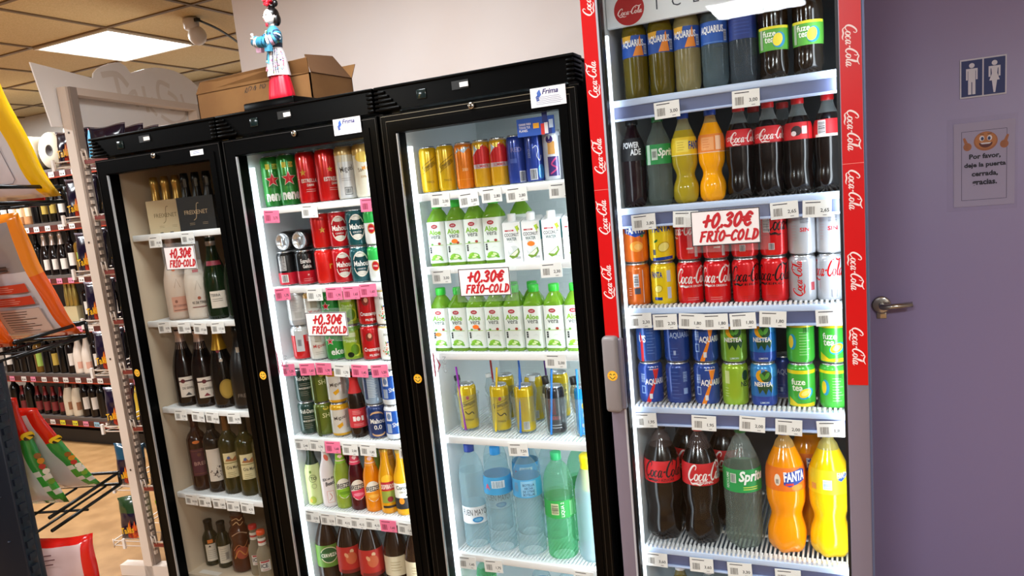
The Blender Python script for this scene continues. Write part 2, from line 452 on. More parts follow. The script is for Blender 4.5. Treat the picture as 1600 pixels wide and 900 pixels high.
# ------------------------------------------------------------------ coolers
SLATS = {}
def price_tag_mesh(price, pink, tilt, w=.062, h=.040):
    mb = MB(); c = 'ff7fa6' if pink else 'f2f1ee'
    mb.box(-w / 2, w / 2, -.0008, .0008, -h / 2, h / 2, PAPER(c))
    a = Art(PAPER); a.lines(0, h * .36, w * .8, 1, .004, '3a3438' if not pink else '7a1830', .0022)
    a.barcode(-w * .22, -h * .1, w * .34, h * .46, '6b6660' if not pink else '8d2040')
    if price: a.text(price, w * .27, -h * .12, h * .24, '222226', bold=.03)
    a.lines(w * .3, -h * .38, w * .2, 1, .003, '77737a', .0014)
    a.put(mb, flat((0, -.0008, 0), (1, 0, 0), (0, 0, 1), (0, -1, 0)))
    return mb
def shelf(parent, x0, x1, z, tags, rail='lip', y0=.075, y1=.50):
    """wire shelf with its top at height z, hung in a cooler whose root sits at x=rx"""
    w = x1 - x0; mb = MB(); wm = WHITE
    n = int(w / .0115)
    for i in range(n + 1):
        x = x0 + w * i / n; mb.box(x - .0022, x + .0022, y0, y1, z - .005, z, wm)
    for y in (y0 + .02, y0 + .14, y1 - .01): mb.box(x0, x1, y - .003, y + .003, z - .011, z - .005, wm)
    s = mb.build('wire_shelf', parent)
    rb = MB()
    if rail == 'lip':
        rb.rbox(x0 - .006, x1 + .006, y0 - .012, y0 + .004, z - .020, z + .002, WHITE, .002)
        rb.build('shelf_lip', s); zt = z - .024; yt = y0 - .0135
    else:
        rb.rbox(x0 - .006, x1 + .006, y0 - .016, y0 + .004, z - .016, z + .001, pr('c3d3ee', .3), .003)
        rb.box(x0 - .006, x1 + .006, y0 - .010, y0, z - .046, z - .016, pr('5c6488', .35))
        rb.rbox(x0 - .006, x1 + .006, y0 - .018, y0 - .008, z - .051, z - .045, pr('b4c4e6', .3), .002)
        rb.build('price_rail', s); zt = z - .034; yt = y0 - .020
        tm = MB()
        for i in range(n if z < 1.3 else 0): tm.box(x0 + w * (i + .5) / n - .0028, x0 + w * (i + .5) / n + .0028, y0 - .014, y0 + .012, z, z + .007, wm)
        if z < 1.3: tm.build('rail_teeth', s)
    r = random.Random(int(z * 1000))
    for k, t in enumerate(tags):
        x, price = t[0], t[1]; pink = len(t) > 2 and t[2] == 'p'
        o = price_tag_mesh(price, pink, 0).build('price_tag', s)
        o.location = (x, yt - .0016 * (k % 2), zt + r.uniform(-.004, .004)); o.rotation_euler = (r.uniform(-.05, .02), r.uniform(-.06, .06), 0)
    return s
def led(r, x, y, z0, z1, rz, power, color=(.86, .95, 1.0)):
    MB().box(x - .006, x + .006, y - .006, y + .006, z0, z1, pr('eaf6ff', .5, emit=3.0)).build('light_strip', r)
    o = area('strip_light', (x + .012 * math.sin(-rz), y + .012 * math.cos(rz), (z0 + z1) / 2), .02, z1 - z0, power, color, (0, 0, 0), r)
    d = Vector((math.sin(-rz), math.cos(rz), 0)); o.rotation_euler = d.to_track_quat('-Z', 'X').to_euler()
    # the long side of the lamp stands upright
    o.rotation_euler = (Matrix((d.cross(Vector((0, 0, 1))), Vector((0, 0, 1)), -d)).transposed()).to_euler()
def smiley(mb, o, r, u=(1, 0, 0), v=(0, 0, 1), n=(0, -1, 0)):
    a = Art(PAPER); a.ell(0, 0, r, r, 'f2b01c', 24); a.ell(0, -.05 * r, r * .8, r * .78, 'f7c63a', 24)
    for s_ in (-1, 1):
        a.line(smooth_path([(s_ * .35 * r - .2 * r, .1 * r), (s_ * .35 * r, .4 * r), (s_ * .35 * r + .2 * r, .1 * r)], 4), .13 * r, '3a2408')
        a.ell(s_ * .62 * r, -.18 * r, .2 * r, .14 * r, 'e8823a', 10)
    a.line(smooth_path([(-.5 * r, -.2 * r), (0, -.62 * r), (.5 * r, -.2 * r)], 5), .14 * r, '3a2408')
    a.put(mb, flat(o, u, v, n))
W_C = .59
def black_cooler(x0, shelves, label, lit, grooves, extras):
    r = root('glass_door_cooler', (x0 + W_C / 2, 0, 0)); tag(r, label, 'fridge')
    h = W_C / 2; L, Rr = -h, h
    b = MB()
    b.box(L + .004, L + .012, .052, .60, .02, 1.858, BLACK); b.box(Rr - .012, Rr - .004, .052, .60, .02, 1.858, BLACK)
    b.box(L + .012, Rr - .012, .59, .60, .02, 1.858, BLACK); b.box(L + .004, Rr - .004, .05, .60, 1.852, 1.862, BLACK)
    b.box(L + .012, Rr - .012, .06, .59, .02, .12, BLACK)
    for i in range(7): b.box(L + .04, Rr - .04, .054, .062, .035 + .011 * i, .041 + .011 * i, BLACK2)
    for sx in (L + .06, Rr - .06):
        b.box(sx - .02, sx + .02, .1, .14, 0, .02, BLACK); b.box(sx - .02, sx + .02, .5, .54, 0, .02, BLACK)
    b.build('cabinet', r)
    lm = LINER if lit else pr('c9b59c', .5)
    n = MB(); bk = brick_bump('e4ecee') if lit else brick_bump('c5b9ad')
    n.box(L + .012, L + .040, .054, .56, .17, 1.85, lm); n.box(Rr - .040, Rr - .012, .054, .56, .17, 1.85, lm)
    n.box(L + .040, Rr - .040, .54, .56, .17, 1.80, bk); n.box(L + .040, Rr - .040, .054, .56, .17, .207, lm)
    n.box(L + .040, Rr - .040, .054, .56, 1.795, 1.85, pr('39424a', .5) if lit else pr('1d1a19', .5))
    for sx, d in ((L + .040, 1), (Rr - .040, -1)):
        for z in shelves:
            n.box(sx if d > 0 else sx - .012, sx + .012 if d > 0 else sx, .09, .52, z[0] - .022, z[0] - .012, lm)
    n.build('liner', r)
    # header with ridged ends
    t = MB(); t.box(L + .010, Rr - .006, -.006, .052, 1.799, 1.858, BLACK); t.rbox(L, Rr, -.012, .054, 1.858, 1.866, BLACK, .002)
    for i in range(5):
        z = 1.800 + i * .0115
        t.rbox(L, L + .034 + .011 * (4 - i), -.0125, .05, z, z + .0075, BLACK, .002); t.rbox(Rr - .022, Rr, -.0125, .054, z, z + .0075, BLACK, .002)
    hd = t.build('header', r)
    MB().box(-.05, .0, -.0085, -.004, 1.825, 1.847, pr('050505', .5)).box(-.025, 0, -.0115, -.006, 1.829, 1.841, pr('e9e4df', .4)).build('switch', hd)
    MB().rbox(L + .135, L + .165, -.0095, -.004, 1.816, 1.842, pr('101c1c', .15), .002).build('thermometer', hd)
    # door
    d = MB(); z0, z1 = .135, 1.790
    d.frame(L + .002, Rr - .002, z0, z1, .052, .0, .046, BLACK if not grooves else BLACK2)
    for k in ((.004, .019) if grooves else (.004,)):
        ca, cb = pr('1c1915', .35), pr('6b6250' if grooves else '2c2826', .3)  # highlight along the top groove painted in as a lighter colour
        for xa in (L + .002 + k, Rr - .0036 - k): d.box(xa, xa + .0016, -.0016, .001, z0 + k, z1 - k, ca)
        d.box(L + .0036 + k, Rr - .0036 - k, -.0016, .001, z1 - k - .0016, z1 - k, cb); d.box(L + .0036 + k, Rr - .0036 - k, -.0016, .001, z0 + k, z0 + k + .0016, ca)
    d.frame(L + .030, Rr - .030, z0 + .028, z1 - .028, .022, -.003, .03, BLACK)
    door = d.build('door', r)
    MB().box(L + .0525, L + .0565, -.0035, .004, z0 + .055, z1 - .055, pr('b9bbbd', .35, .5)).build('edge_trim', door)
    MB().box(L + .050, Rr - .050, .028, .033, z0 + .050, z1 - .050, pane()).build('glass_pane', door)
    k = MB(); k.lathe([(0, 0), (.0095, 0), (.0095, .004), (.007, .006), (0, .006)], CHROME, 18)
    k.v = [(x, -.003 - z, 1.778 + y) for x, y, z in k.v]; k.box(-.0012, .0012, -.010, -.008, 1.773, 1.783, BLACK); k.build('lock', door)
    s = MB(); smiley(s, (L + .030, -.0035, 1.025), .014); s.build('smiley_sticker', door)
    if extras.get('open'):
        o = MB(); a = Art(PAPER); a.polys([[(-.012, .045), (.012, 0), (.007, 0), (-.007, .035)], [(-.012, .045), (-.007, .03), (-.007, -.03), (-.012, -.045)], [(-.012, -.045), (-.007, -.035), (.007, 0), (.012, 0)]], 'a3123a')
        a.text('OPEN', .026, 0, .011, '9aa3a8', w=.05, rot=math.pi / 2, bold=0); a.put(o, flat((L + .083, .028, 1.06), (1, 0, 0), (0, 0, 1), (0, -1, 0))); o.build('open_sticker', door)
    if 'card' in extras:
        cx, cz, w_, h_, big = extras['card']; o = MB(); o.box(cx - w_ / 2, cx + w_ / 2, -.0055, -.0035, cz - h_ / 2, cz + h_ / 2, PAPER('eeeef2'))
        a = Art(PAPER)
        if big:
            a.poly([(-.030, .012), (-.022, .020), (-.018, .006), (-.028, -.004)], '3c62b4'); a.poly([(-.034, .002), (-.026, .008), (-.024, -.008), (-.031, -.010)], '2a4a9a')
            a.text('Frima', .006, .013, .013, '2b2168', w=.044, bold=.05, shear=.3); a.lines(.004, .000, .074, 5, .0042, '8d8da6', .0011)
        else: a.lines(.0, .004, .03, 2, .005, '6b7db5', .0016)
        a.put(o, flat((cx, -.0055, cz), (1, 0, 0), (0, 0, 1), (0, -1, 0))); o.build('service_card', door)
    for z, tg in shelves:
        if tg is not None: shelf(r, L + .052, Rr - .052, z, [(q[0] - r.location.x,) + tuple(q[1:]) for q in tg])
    if lit:
        led(r, Rr - .054, .062, .23, 1.70, math.radians(50), LED_W * (1 if grooves else .85))
        led(r, L + .054, .062, .23, 1.70, math.radians(-50), LED_W * .15)
        if grooves: led(r, Rr - .047, .36, .25, 1.74, math.radians(80), LED_W * 1.4)  # extra unseen strip, added only to brighten the back and far liner walls
    return r
N = None
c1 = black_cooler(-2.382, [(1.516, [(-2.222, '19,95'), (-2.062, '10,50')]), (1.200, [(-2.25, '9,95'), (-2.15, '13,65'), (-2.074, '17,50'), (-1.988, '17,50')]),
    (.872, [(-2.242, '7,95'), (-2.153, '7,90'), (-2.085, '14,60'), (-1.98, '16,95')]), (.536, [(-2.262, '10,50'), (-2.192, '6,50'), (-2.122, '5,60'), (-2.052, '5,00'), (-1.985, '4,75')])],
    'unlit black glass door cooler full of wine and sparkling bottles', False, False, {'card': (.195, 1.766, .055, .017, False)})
c2 = black_cooler(-1.786, [(1.566, [(-1.68, '2,75', 'p'), (-1.524, ''), (-1.30, '2,40', 'p')]), (1.306, [(-1.681, '1,75', 'p'), (-1.549, '1,75'), (-1.473, '1,70', 'p'), (-1.406, '1,65', 'p'), (-1.343, '1,60', 'p')]),
    (1.054, [(-1.706, '1,35', 'p'), (-1.621, '1,60', 'p'), (-1.555, '1,70', 'p'), (-1.482, '1,70'), (-1.413, '1,45', 'p'), (-1.336, '1,50', 'p')]), (.790, [(-1.692, '2,40'), (-1.626, '1,70'), (-1.562, '1,60', 'p'), (-1.491, '2,00'), (-1.421, '1,85'), (-1.27, '1,50')]),
    (.529, [(-1.692, '2,50'), (-1.624, '2,50'), (-1.56, '4,15'), (-1.500, '4,15'), (-1.440, '4,15'), (-1.378, '1,65', 'p'), (-1.312, '1,65')])],
    'lit black glass door cooler stocked with beer cans and small bottles', True, False, {'card': (.194, 1.776, .095, .046, True), 'open': 1})
c3 = black_cooler(-1.190, [(1.560, [(-1.055, '2,00'), (-.963, '2,80'), (-.892, '2,80'), (-.816, '2,80'), (-.690, '')]), (1.345, [(-1.079, '3,00'), (-.734, '2,30')]), (1.086, [(-.745, '2,00')]), (.823, [(-.886, '7,50')]), (.440, [(-1.099, '1,45'), (-1.007, '1,75'), (-.716, '')])],
    'lit black glass door cooler with green drinks and big water bottles', True, True, {'card': (.218, 1.772, .095, .048, True), 'open': 1})

def red_cooler():
    r = root('display_cooler', (-.270, 0, 0)); tag(r, 'tall silver glass door cooler with red lettered strips along both sides', 'fridge')
    L, Rr = -.309, .312
    GREY = pr('857c8c', .38, .15); b = MB(); SIDE = pr('8d8a9c', .4)
    b.box(L, L + .010, .056, .64, .05, 2.10, SIDE); b.box(Rr - .010, Rr, .056, .64, .05, 2.10, SIDE); b.box(L + .010, Rr - .010, .63, .64, .05, 2.10, SIDE)
    b.box(L, Rr, .056, .64, 2.10, 2.12, SIDE); b.box(L + .01, Rr - .01, .06, .63, .05, .16, SIDE)
    for sx in (L + .05, Rr - .05):
        for sy in (.1, .55): b.box(sx - .02, sx + .02, sy - .02, sy + .02, 0, .05, BLACK)
    b.build('cabinet', r)
    n = MB(); bk = pr('46505a', .45); lm = pr('dfe8ec', .4)
    n.box(L + .010, L + .040, .056, .60, .16, 2.10, lm); n.box(Rr - .040, Rr - .010, .056, .60, .16, 2.10, lm); n.box(L + .040, Rr - .040, .58, .60, .16, 2.10, bk)
    n.box(L + .040, Rr - .040, .06, .60, .16, .20, lm); n.box(L + .040, Rr - .040, .14, .60, 2.06, 2.10, lm); n.build('liner', r)
    d = MB(); d.rbox(L + .004, L + .044, -.004, .046, .12, 2.12, GREY, .004); d.rbox(Rr - .052, Rr - .004, -.004, .046, .12, 2.12, GREY, .004)
    d.box(L + .044, Rr - .052, 0, .046, 2.075, 2.115, GREY); d.box(L + .044, Rr - .052, 0, .046, .12, .20, GREY); door = d.build('door', r)
    g = MB(); g.frame(L + .044, Rr - .052, .20, 2.075, .006, .004, .03, pr('101318', .4)); g.build('gasket', door)
    MB().box(L + .0405, L + .0455, -.0055, .0, .20, 2.07, pr('c9cfdc', .3, .4)).build('edge_trim', door)
    MB().box(Rr - .006, Rr - .002, -.005, .05, .14, 2.10, pr('5b6485', .35, .3)).build('side_trim', door)
    MB().box(L + .050, Rr - .058, .012, .017, .206, 2.069, pane()).build('glass_pane', door)
    RED = pr('d8050c', .28, coat=.2)
    def strip(xa, xb, za, zb, up, zs, seam):
        s = MB(); s.box(xa, xb, -.0056, -.0040, za, zb, RED); a = Art(lambda c: pr(c, .4)); cx = (xa + xb) / 2
        for z in zs: a.script(0, z, .090, 'ffe9e6', rot=math.pi / 2 if up else -math.pi / 2, h=.0235)
        a.rect(-(xb - xa) / 2, seam - .0006, (xb - xa) / 2, seam + .0006, 'ff8a80')
        a.put(s, flat((cx, -.0056, 0), (1, 0, 0), (0, 0, 1), (0, -1, 0)), apart=True); s.build('red_strip', door)
    strip(L + .004, L + .0405, 1.146, 2.115, True, STRIP_L, 1.526)
    strip(Rr - .050, Rr - .008, 1.032, 2.115, False, STRIP_R, 1.532)
    hm = MB(); hm.rbox(L - .001, L + .040, -.034, -.004, .952, 1.154, pr('8d8686', .4), .010, 3); hm.rbox(L + .036, L + .050, -.020, 0, .958, 1.146, pr('77727f', .4), .004)
    ho = hm.build('door_handle', door); s = MB(); smiley(s, (L + .024, -.0345, 1.052), .0135); s.build('smiley_sticker', ho)
    # lit top panel with a red disc
    p = MB(); p.box(L + .042, Rr - .042, .085, .10, 1.922, 2.075, pr('dfe6ec', .5)); a = Art(PAPER)
    a.ell(-.209, .038, .038, .038, 'b01118', 32); a.script(-.209, .033, .064, 'f6e4e4', h=.017)
    for i, ch in enumerate('ICE COLD'): a.text(ch, -.140 + .047 * i, .037, .024, '39424f', bold=.0) if ch != ' ' else None
    a.put(p, flat((0, .085, 1.922), (1, 0, 0), (0, 0, 1), (0, -1, 0)), apart=True); p.build('top_panel', r)
    for z, tg in C4S: shelf(r, L + .050, Rr - .050, z, [(q[0] + .270,) + tuple(q[1:]) for q in tg], 'rail', .078, .52)
    led(r, L + .046, .050, .24, 1.90, math.radians(-50), LED_W * .14, (.84, .92, 1)); led(r, Rr - .050, .050, .24, 1.90, math.radians(50), LED_W * 1.1, (.84, .92, 1))
    return r
STRIP_L = [1.985, 1.792, 1.607, 1.455, 1.290]
STRIP_R = [1.782, 1.605, 1.477, 1.297, 1.125]
C4S = [(1.742, [(-.395, '3,00'), (-.21, '3,00')]), (1.471, [(-.471, '3,80'), (-.365, ''), (-.135, '2,65'), (-.064, '2,65')]),
       (1.209, [(-.498, '2,30'), (-.432, '2,30'), (-.366, '1,80'), (-.306, '1,80'), (-.240, '1,80'), (-.170, '1,80'), (-.043, '')]),
       (.940, [(-.502, '1,95'), (-.348, '1,95'), (-.229, '2,00'), (-.143, '2,00'), (-.048, '1,85')]), (.536, [(-.498, '3,60'), (-.375, '3,60'), (-.277, '3,30'), (-.158, '')])]
c4 = red_cooler()

# price notices on the cooler doors
def price_sign(x, z, w, h, label, y=-.0005):
    r = root('price_sign', (x, y, z)); tag(r, label, 'sign')
    b = MB(); b.box(-w / 2, w / 2, -.0025, 0, -h / 2, h / 2, PAPER('f3eeee')); a = Art(PAPER)
    t = .0022
    a.polys([[(-w / 2, h / 2 - t), (w / 2, h / 2 - t), (w / 2, h / 2), (-w / 2, h / 2)], [(-w / 2, -h / 2), (w / 2, -h / 2), (w / 2, -h / 2 + t), (-w / 2, -h / 2 + t)],
             [(-w / 2, -h / 2), (-w / 2 + t, -h / 2), (-w / 2 + t, h / 2), (-w / 2, h / 2)], [(w / 2 - t, -h / 2), (w / 2, -h / 2), (w / 2, h / 2), (w / 2 - t, h / 2)]], '26262a')
    a.hand('+0.30€', .006, h * .20, w * .72, h * .37, 'c00d1c', .23, .22); a.hand('FRIO-COLD', .008, -h * .24, w * .86, h * .27, 'c00d1c', .24, .22)
    a.put(b, flat((0, -.0025, 0), (1, 0, 0), (0, 0, 1), (0, -1, 0)), apart=True); b.build('card', r)
    m = clear('e8f0f2', .05, .08); MB().box(-w / 2 - .012, w / 2 + .02, -.0008, .0016, -h / 2 - .016, h / 2 + .012, m).build('sleeve', r)
    return r
SG = 'white handwritten price notice in red ink stuck on the '
price_sign(-2.072, 1.430, .142, .080, SG + 'wine cooler door', .0245)
price_sign(-1.488, 1.189, .158, .076, SG + 'beer cooler door', .0245)
price_sign(-.922, 1.302, .158, .078, SG + 'water cooler door', .0245)
price_sign(-.264, 1.411, .158, .084, SG + 'red-striped cooler door', .0105)
st = MB(); st.box(-.064, .064, -.0012, .0006, -.028, .028, PAPER('1c4fae')); a = Art(PAPER)
a.rect(-.064, -.028, .064, .026, '1f52b2'); a.text('GANAR PARA', -.036, .010, .0075, 'f4f4f4', w=.042); a.text('TODOS TUS', -.038, .000, .0075, 'f4f4f4', w=.038); a.text('PLANES.', -.042, -.010, .0075, 'f4f4f4', w=.030)
a.rect(-.008, -.006, .012, .010, 'f0b022'); a.rect(.018, -.028, .030, .006, 'd8342c'); a.rect(.030, -.026, .042, .008, 'e9e9ef'); a.rect(.042, -.028, .054, .010, '1b2f78'); a.rect(.024, .008, .042, .040, '1b2f78'); a.rect(.028, .040, .038, .046, 'd9dade'); a.rect(.046, -.010, .060, .016, 'b8d2ee')
a.put(st, flat((0, -.0012, 0), (1, 0, 0), (0, 0, 1), (0, -1, 0))); st.v = [(q[0] * .82, q[1], q[2] * .82) for q in st.v]
tag(st.build('door_sticker', None, (-.730, .0270, 1.705)), 'small blue drink promotion sticker high on the water cooler glass', 'sticker')

# notices on the lilac door
def wc_sign():
    b = MB(); b.box(-.054, .054, -.003, 0, -.052, .052, PAPER('c9c6d2')); a = Art(PAPER)
    for s_ in (-1, 1):
        cx = s_ * .0262; a.rect(cx - .0245, -.048, cx + .0245, .048, '1c2a66'); w = 'd5d2de'
        a.ell(cx, .034, .0066, .0066, w, 16)
        if s_ < 0:
            a.rect(cx - .0085, -.010, cx + .0085, .025, w); a.rect(cx - .0135, -.004, cx - .0096, .024, w); a.rect(cx + .0096, -.004, cx + .0135, .024, w); a.rect(cx - .0085, -.043, cx - .001, -.010, w); a.rect(cx + .001, -.043, cx + .0085, -.010, w); a.rect(cx - .0135, .020, cx + .0135, .026, w)
        else:
            a.poly([(cx - .008, .025), (cx + .008, .025), (cx + .006, .006), (cx + .012, -.012), (cx - .012, -.012), (cx - .006, .006)], w); a.rect(cx - .0135, -.002, cx - .009, .024, w); a.rect(cx + .009, -.002, cx + .0135, .024, w); a.poly([(cx - .006, -.012), (cx + .006, -.012), (cx + .002, -.044), (cx - .002, -.044)], w); a.rect(cx - .0135, .020, cx + .0135, .026, w)
    a.put(b, flat((0, -.003, 0), (1, 0, 0), (0, 0, 1), (0, -1, 0)))
    o = b.build('restroom_sign', None, (.342, .6595, 1.725)); o.rotation_euler = (0, .0, 0)
    tag(o, 'blue and white man and woman toilet sign on lilac door', 'sign')
wc_sign()
def notice():
    b = MB(); b.box(-.072, .072, -.0012, 0, -.116, .116, PAPER('a39bb8')); a = Art(PAPER)
    for p in ([(-.053, .092), (.053, .092)], [(-.053, -.098), (.053, -.098)], [(-.053, .092), (-.053, -.098)], [(.053, .092), (.053, -.098)]): a.line(p, .0011, '423a58')
    a.ell(.004, .062, .028, .026, 'a3623a', 28); a.ell(.004, .064, .025, .022, 'b8743f', 28)
    for s_ in (-1, 1):
        a.ell(.004 + s_ * .009, .070, .006, .0075, 'dcd6dc', 14); a.ell(.004 + s_ * .008, .069, .0035, .005, '2a3560', 12); a.line([(.004 + s_ * .004, .081), (.004 + s_ * .014, .082)], .0016, '3d2412')
        cx = .004 + s_ * .043; a.ell(cx, .050, .010, .011, 'a3623a', 14); a.poly([(cx - .003 * s_, .056), (cx + .006 * s_, .076), (cx + .011 * s_, .074), (cx + .006 * s_, .054)], 'a3623a')
        for q in range(3): a.line([(cx - .008, .046 + q * .005), (cx + .002, .046 + q * .005)], .0007, '6d3c20')
    a.poly([(.004 + .016 * math.cos(t), .058 + .014 * math.sin(t)) for t in [math.pi + math.pi * i / 10 for i in range(11)]], '5a1f1c'); a.poly([(-.009, .058), (.017, .058), (.013, .054), (-.005, .054)], 'dcd6dc')
    for t, y, w in (('Por favor,', .021, .074), ('deje la puerta', -.003, .098), ('cerrada,', -.027, .062), ('gracias.', -.050, .058)): a.text(t, .002, y, .0165, '1a1428', w=w, bold=.085)
    a.put(b, flat((0, -.0012, 0), (1, 0, 0), (0, 0, 1), (0, -1, 0)))
    r = b.build('paper_notice', None, (.345, .6588, 1.490)); tag(r, 'paper notice with smiling thumbs-up face taped under the toilet sign', 'notice')
    MB().box(-.088, .078, -.0004, .0008, -.128, .130, clear('b9aec4', .03, .1)).build('plastic_sleeve', r)
notice()

# ------------------------------------------------------------------ cans, bottles, cartons
PROTO = {}
def put(kind, x, y, z, label, group=None, rot=None, cat=None, tilt=None):
    k = PROTO[kind]
    if k[1] is None: k[1] = k[0](); o = k[1]
    else: o = dup(k[1])
    o.location = (x, y, z); o.rotation_euler = (tilt[0] if tilt else 0, tilt[1] if tilt else 0, facing(x, y) if rot is None else rot)
    tag(o, label, cat or k[2], group)
    return o
def reg(kind, fn, cat): PROTO[kind] = [fn, None, cat]

def can(kind, base, art=None, H=.115, R=.033, zones=(), lid=ALU, ink=CANP, name='drink_can', back=None):
    def fn():
        r = root(name); mb = MB(); bm_ = ink(base)
        def mf(z):
            for a, b, c in zones:
                if a <= z <= b: return ink(c)
            return bm_
        pf = [(R * .70, .002), (R * .80, 0), (R * .93, .005), (R, .013)]
        zz = sorted({q for a, b, c in zones for q in (a, b) if .013 < q < H - .016})
        pf += [(R, q) for q in zz] + [(R, H - .016), (R * .95, H - .009), (R * .84, H - .004)]
        mb.lathe([(R * .70, .002), (R * .80, 0), (R * .92, .0045)], ALU, 28); mb.lathe(pf[2:], mf, 28)
        if art:
            a = Art(ink); art(a)
            f = wrap(lambda z: R if z < H - .016 else R - (z - H + .016) * .3)
            a.put(mb, f, .0045, lim=(-R * 2.6, R * 2.6))
        mb.build('can_body', r)
        l = MB(); l.lathe([(R * .84, H - .004), (R * .845, H - .0005), (R * .82, H), (R * .79, H - .001), (R * .77, H - .005), (0, H - .005)], lid, 24)
        lo = l.build('can_lid', r)
        MB().rbox(-.006, .006, -.012, .010, H - .0048, H - .0034, lid, .0006).build('pull_tab', lo)
        return r
    reg(kind, fn, 'can')
TH, TR = .168, .033
SH, SR = .136, .0268
LH, LR = .145, .029
def heine(h):
    def a(q):
        q.ell(0, h * .50, .030, h * .12, '1d7a2c', 24); q.star(0, h * .53, .026, 'f3efe6', .42); q.star(0, h * .53, .0222, 'd0182a', .42)
        q.text('nene', .002, h * .20, h * .15, 'f3f3ee', w=.058, bold=.09); q.rect(-.018, h * .74, -.004, h * .84, 'c9c34a'); q.rect(.004, h * .74, .018, h * .84, 'c9c34a'); q.text('OX', .011, h * .79, .009, '1f6a2a')
    return a
can('tall_green', '2c8a35', heine(TH), TH, TR, [(0, .03, '1f7a2c')])
can('tall_red', 'cf0d12', lambda q: (q.star(-.014, .100, .012, 'd8a23c'), q.text('ESTRELLA', .004, .074, .012, 'f4efe9', w=.052, bold=.05), q.text('DAMM', .006, .060, .008, 'f4efe9', w=.022), q.lines(.006, .046, .03, 2, .006, 'e8b8b0', .0014), q.text('L', -.034, .085, .012, 'd8a23c')), TH, TR)
can('tall_red2', 'd01010', lambda q: (q.text('ESTRELLA', .016, .072, .013, 'f4efe9', w=.056, bold=.05), q.text('DAMM', .022, .058, .008, 'f4efe9', w=.022), q.lines(.018, .044, .03, 2, .006, 'e8b8b0', .0014), q.star(.010, .102, .010, 'd8a23c')), TH, TR)
def miguel(h, text='Miguel', orange=False):
    def a(q):
        q.rect(-.03, h * .04, .03, h * .70, 'd8d9da')
        q.text(text, 0, h * .56, h * .13, '3a3633' if not orange else 'e0861e', w=.040, bold=.02, rot=.18); q.lines(-.004, h * .40, .03, 2, .006, '8c8884', .0012)
        q.rect(-.012, h * .10, .012, h * .24, '5d5d5d'); q.rect(-.0105, h * .112, .0105, h * .228, 'c8c8c6'); q.barcode(0, h * .17, .016, h * .08)
    return a
can('tall_white', 'd9d2bd', miguel(TH), TH, TR, [(TH - .03, TH, 'c3a266')])
can('tall_cream', 'e4dcc6', lambda q: (q.ell(0, .125, .028, .016, 'e7c25a'), q.text('San', -.012, .088, .012, '6a5a4a', w=.018, rot=.15), q.text('Miguel', .010, .092, .016, 'd8861e', w=.034, bold=.04, rot=.15), q.text('ESPECIAL', .004, .066, .006, 'b98a4a', w=.034)), TH, TR, [(TH - .036, TH, 'c9a25a')])
can('black_red', '141314', lambda q: (q.rect(-.030, .052, -.004, .100, 'a9a6a4'), q.lines(-.017, .096, .022, 9, .005, '2a2a2a', .0012), q.barcode(-.014, .026, .020, .022, bg='e8e0dc')), zones=[(0, .045, 'c61a30')])
can('black_red2', '141314', lambda q: (q.text('Estrella', 0, .080, .014, 'efeae4', w=.034, bold=.03), q.text('Galicia', .003, .063, .012, 'efeae4', w=.028, bold=.03), q.star(.004, .035, .004, 'e9c0b8'), q.lines(.002, .022, .03, 2, .006, 'e9a8a8', .001)), zones=[(0, .048, 'b81424')])
can('red_star', 'd31411', lambda q: (q.star(.002, .060, .011, 'd9a63c'), q.ell(0, .094, .012, .004, 'b00d10')))
can('red_plain', 'd81a14', lambda q: (q.text('r', .018, .058, .016, 'd9a63c'), q.lines(-.012, .07, .014, 5, .006, 'b80f10', .001)))
def mahou(bg, ov='efe7d8', t='Mahou', tc='f2efe8'):
    return lambda q: (q.ell(0, .060, .026, .040, ov, 24), q.ell(0, .060, .0235, .036, bg, 24), q.rect(-.029, .050, .029, .074, bg), q.text(t, 0, .062, .017, tc, w=.046, bold=.05), q.ell(0, .088, .016, .006, 'dcd6ca'), q.ell(0, .032, .016, .007, 'dcd6ca'), q.text('CINCO', 0, .045, .005, tc, w=.026))
can('red_oval', 'c21420', mahou('a80f1a')); can('teal_oval', '0f4f55', mahou('0b3f46'))
can('green_white', 'e9ebe8', lambda q: (q.ell(-.012, .052, .013, .016, 'c9a24a', 20), q.ell(-.012, .052, .011, .0135, 'b7202a', 20), q.text('1906', -.012, .052, .006, 'f1ece4'), q.barcode(.016, .035, .014, .03)), zones=[(.070, .115, '2fae4c')])
can('silver_red', 'c8151c', lambda q: (q.rect(-.022, .030, .006, .098, 'c9c9cb'), q.barcode(-.008, .060, .014, .022)), zones=[(.085, .115, 'c9cbcd')])
can('white_barcode', 'd7d7d6', lambda q: (q.lines(-.008, .094, .03, 8, .0055, '9a9a9a', .001), q.rect(-.012, .028, .012, .048, 'c4c4c2')), zones=[(0, .022, 'b3b5b8')])
can('gold_white', 'dcdad2', lambda q: (q.rect(-.012, .062, .010, .086, 'a8a08c'), q.text('Miguel', 0, .048, .015, 'b8403c', w=.040, rot=.12), q.lines(0, .028, .03, 2, .006, '8b8680', .001)), zones=[(.094, .115, 'c09a54')])
can('green_star', '2a8f3a', lambda q: (q.star(-.018, .066, .016, 'f3efe6', .42), q.star(-.018, .066, .013, 'd0182a', .42), q.text('eke', .003, .030, .022, 'f3f3ee', w=.042, bold=.06), q.ell(.002, .094, .020, .009, '8fcf8c'), q.ell(.002, .094, .016, .006, '2a8f3a')))
can('lime', '8fb22a', lambda q: (q.ell(.010, .034, .016, .020, 'c8e03a', 18), q.ell(.004, .036, .014, .018, '5f8f1c', 18), q.rect(-.028, .078, .010, .092, 'c7d79a'), q.ell(-.012, .020, .011, .009, '1d2a12'), q.rect(.022, .02, .034, .10, '34521a'), q.text('Shandy', -.006, .064, .012, 'd8e8b0', w=.038)), zones=[(.098, .115, '5f8f1c')])
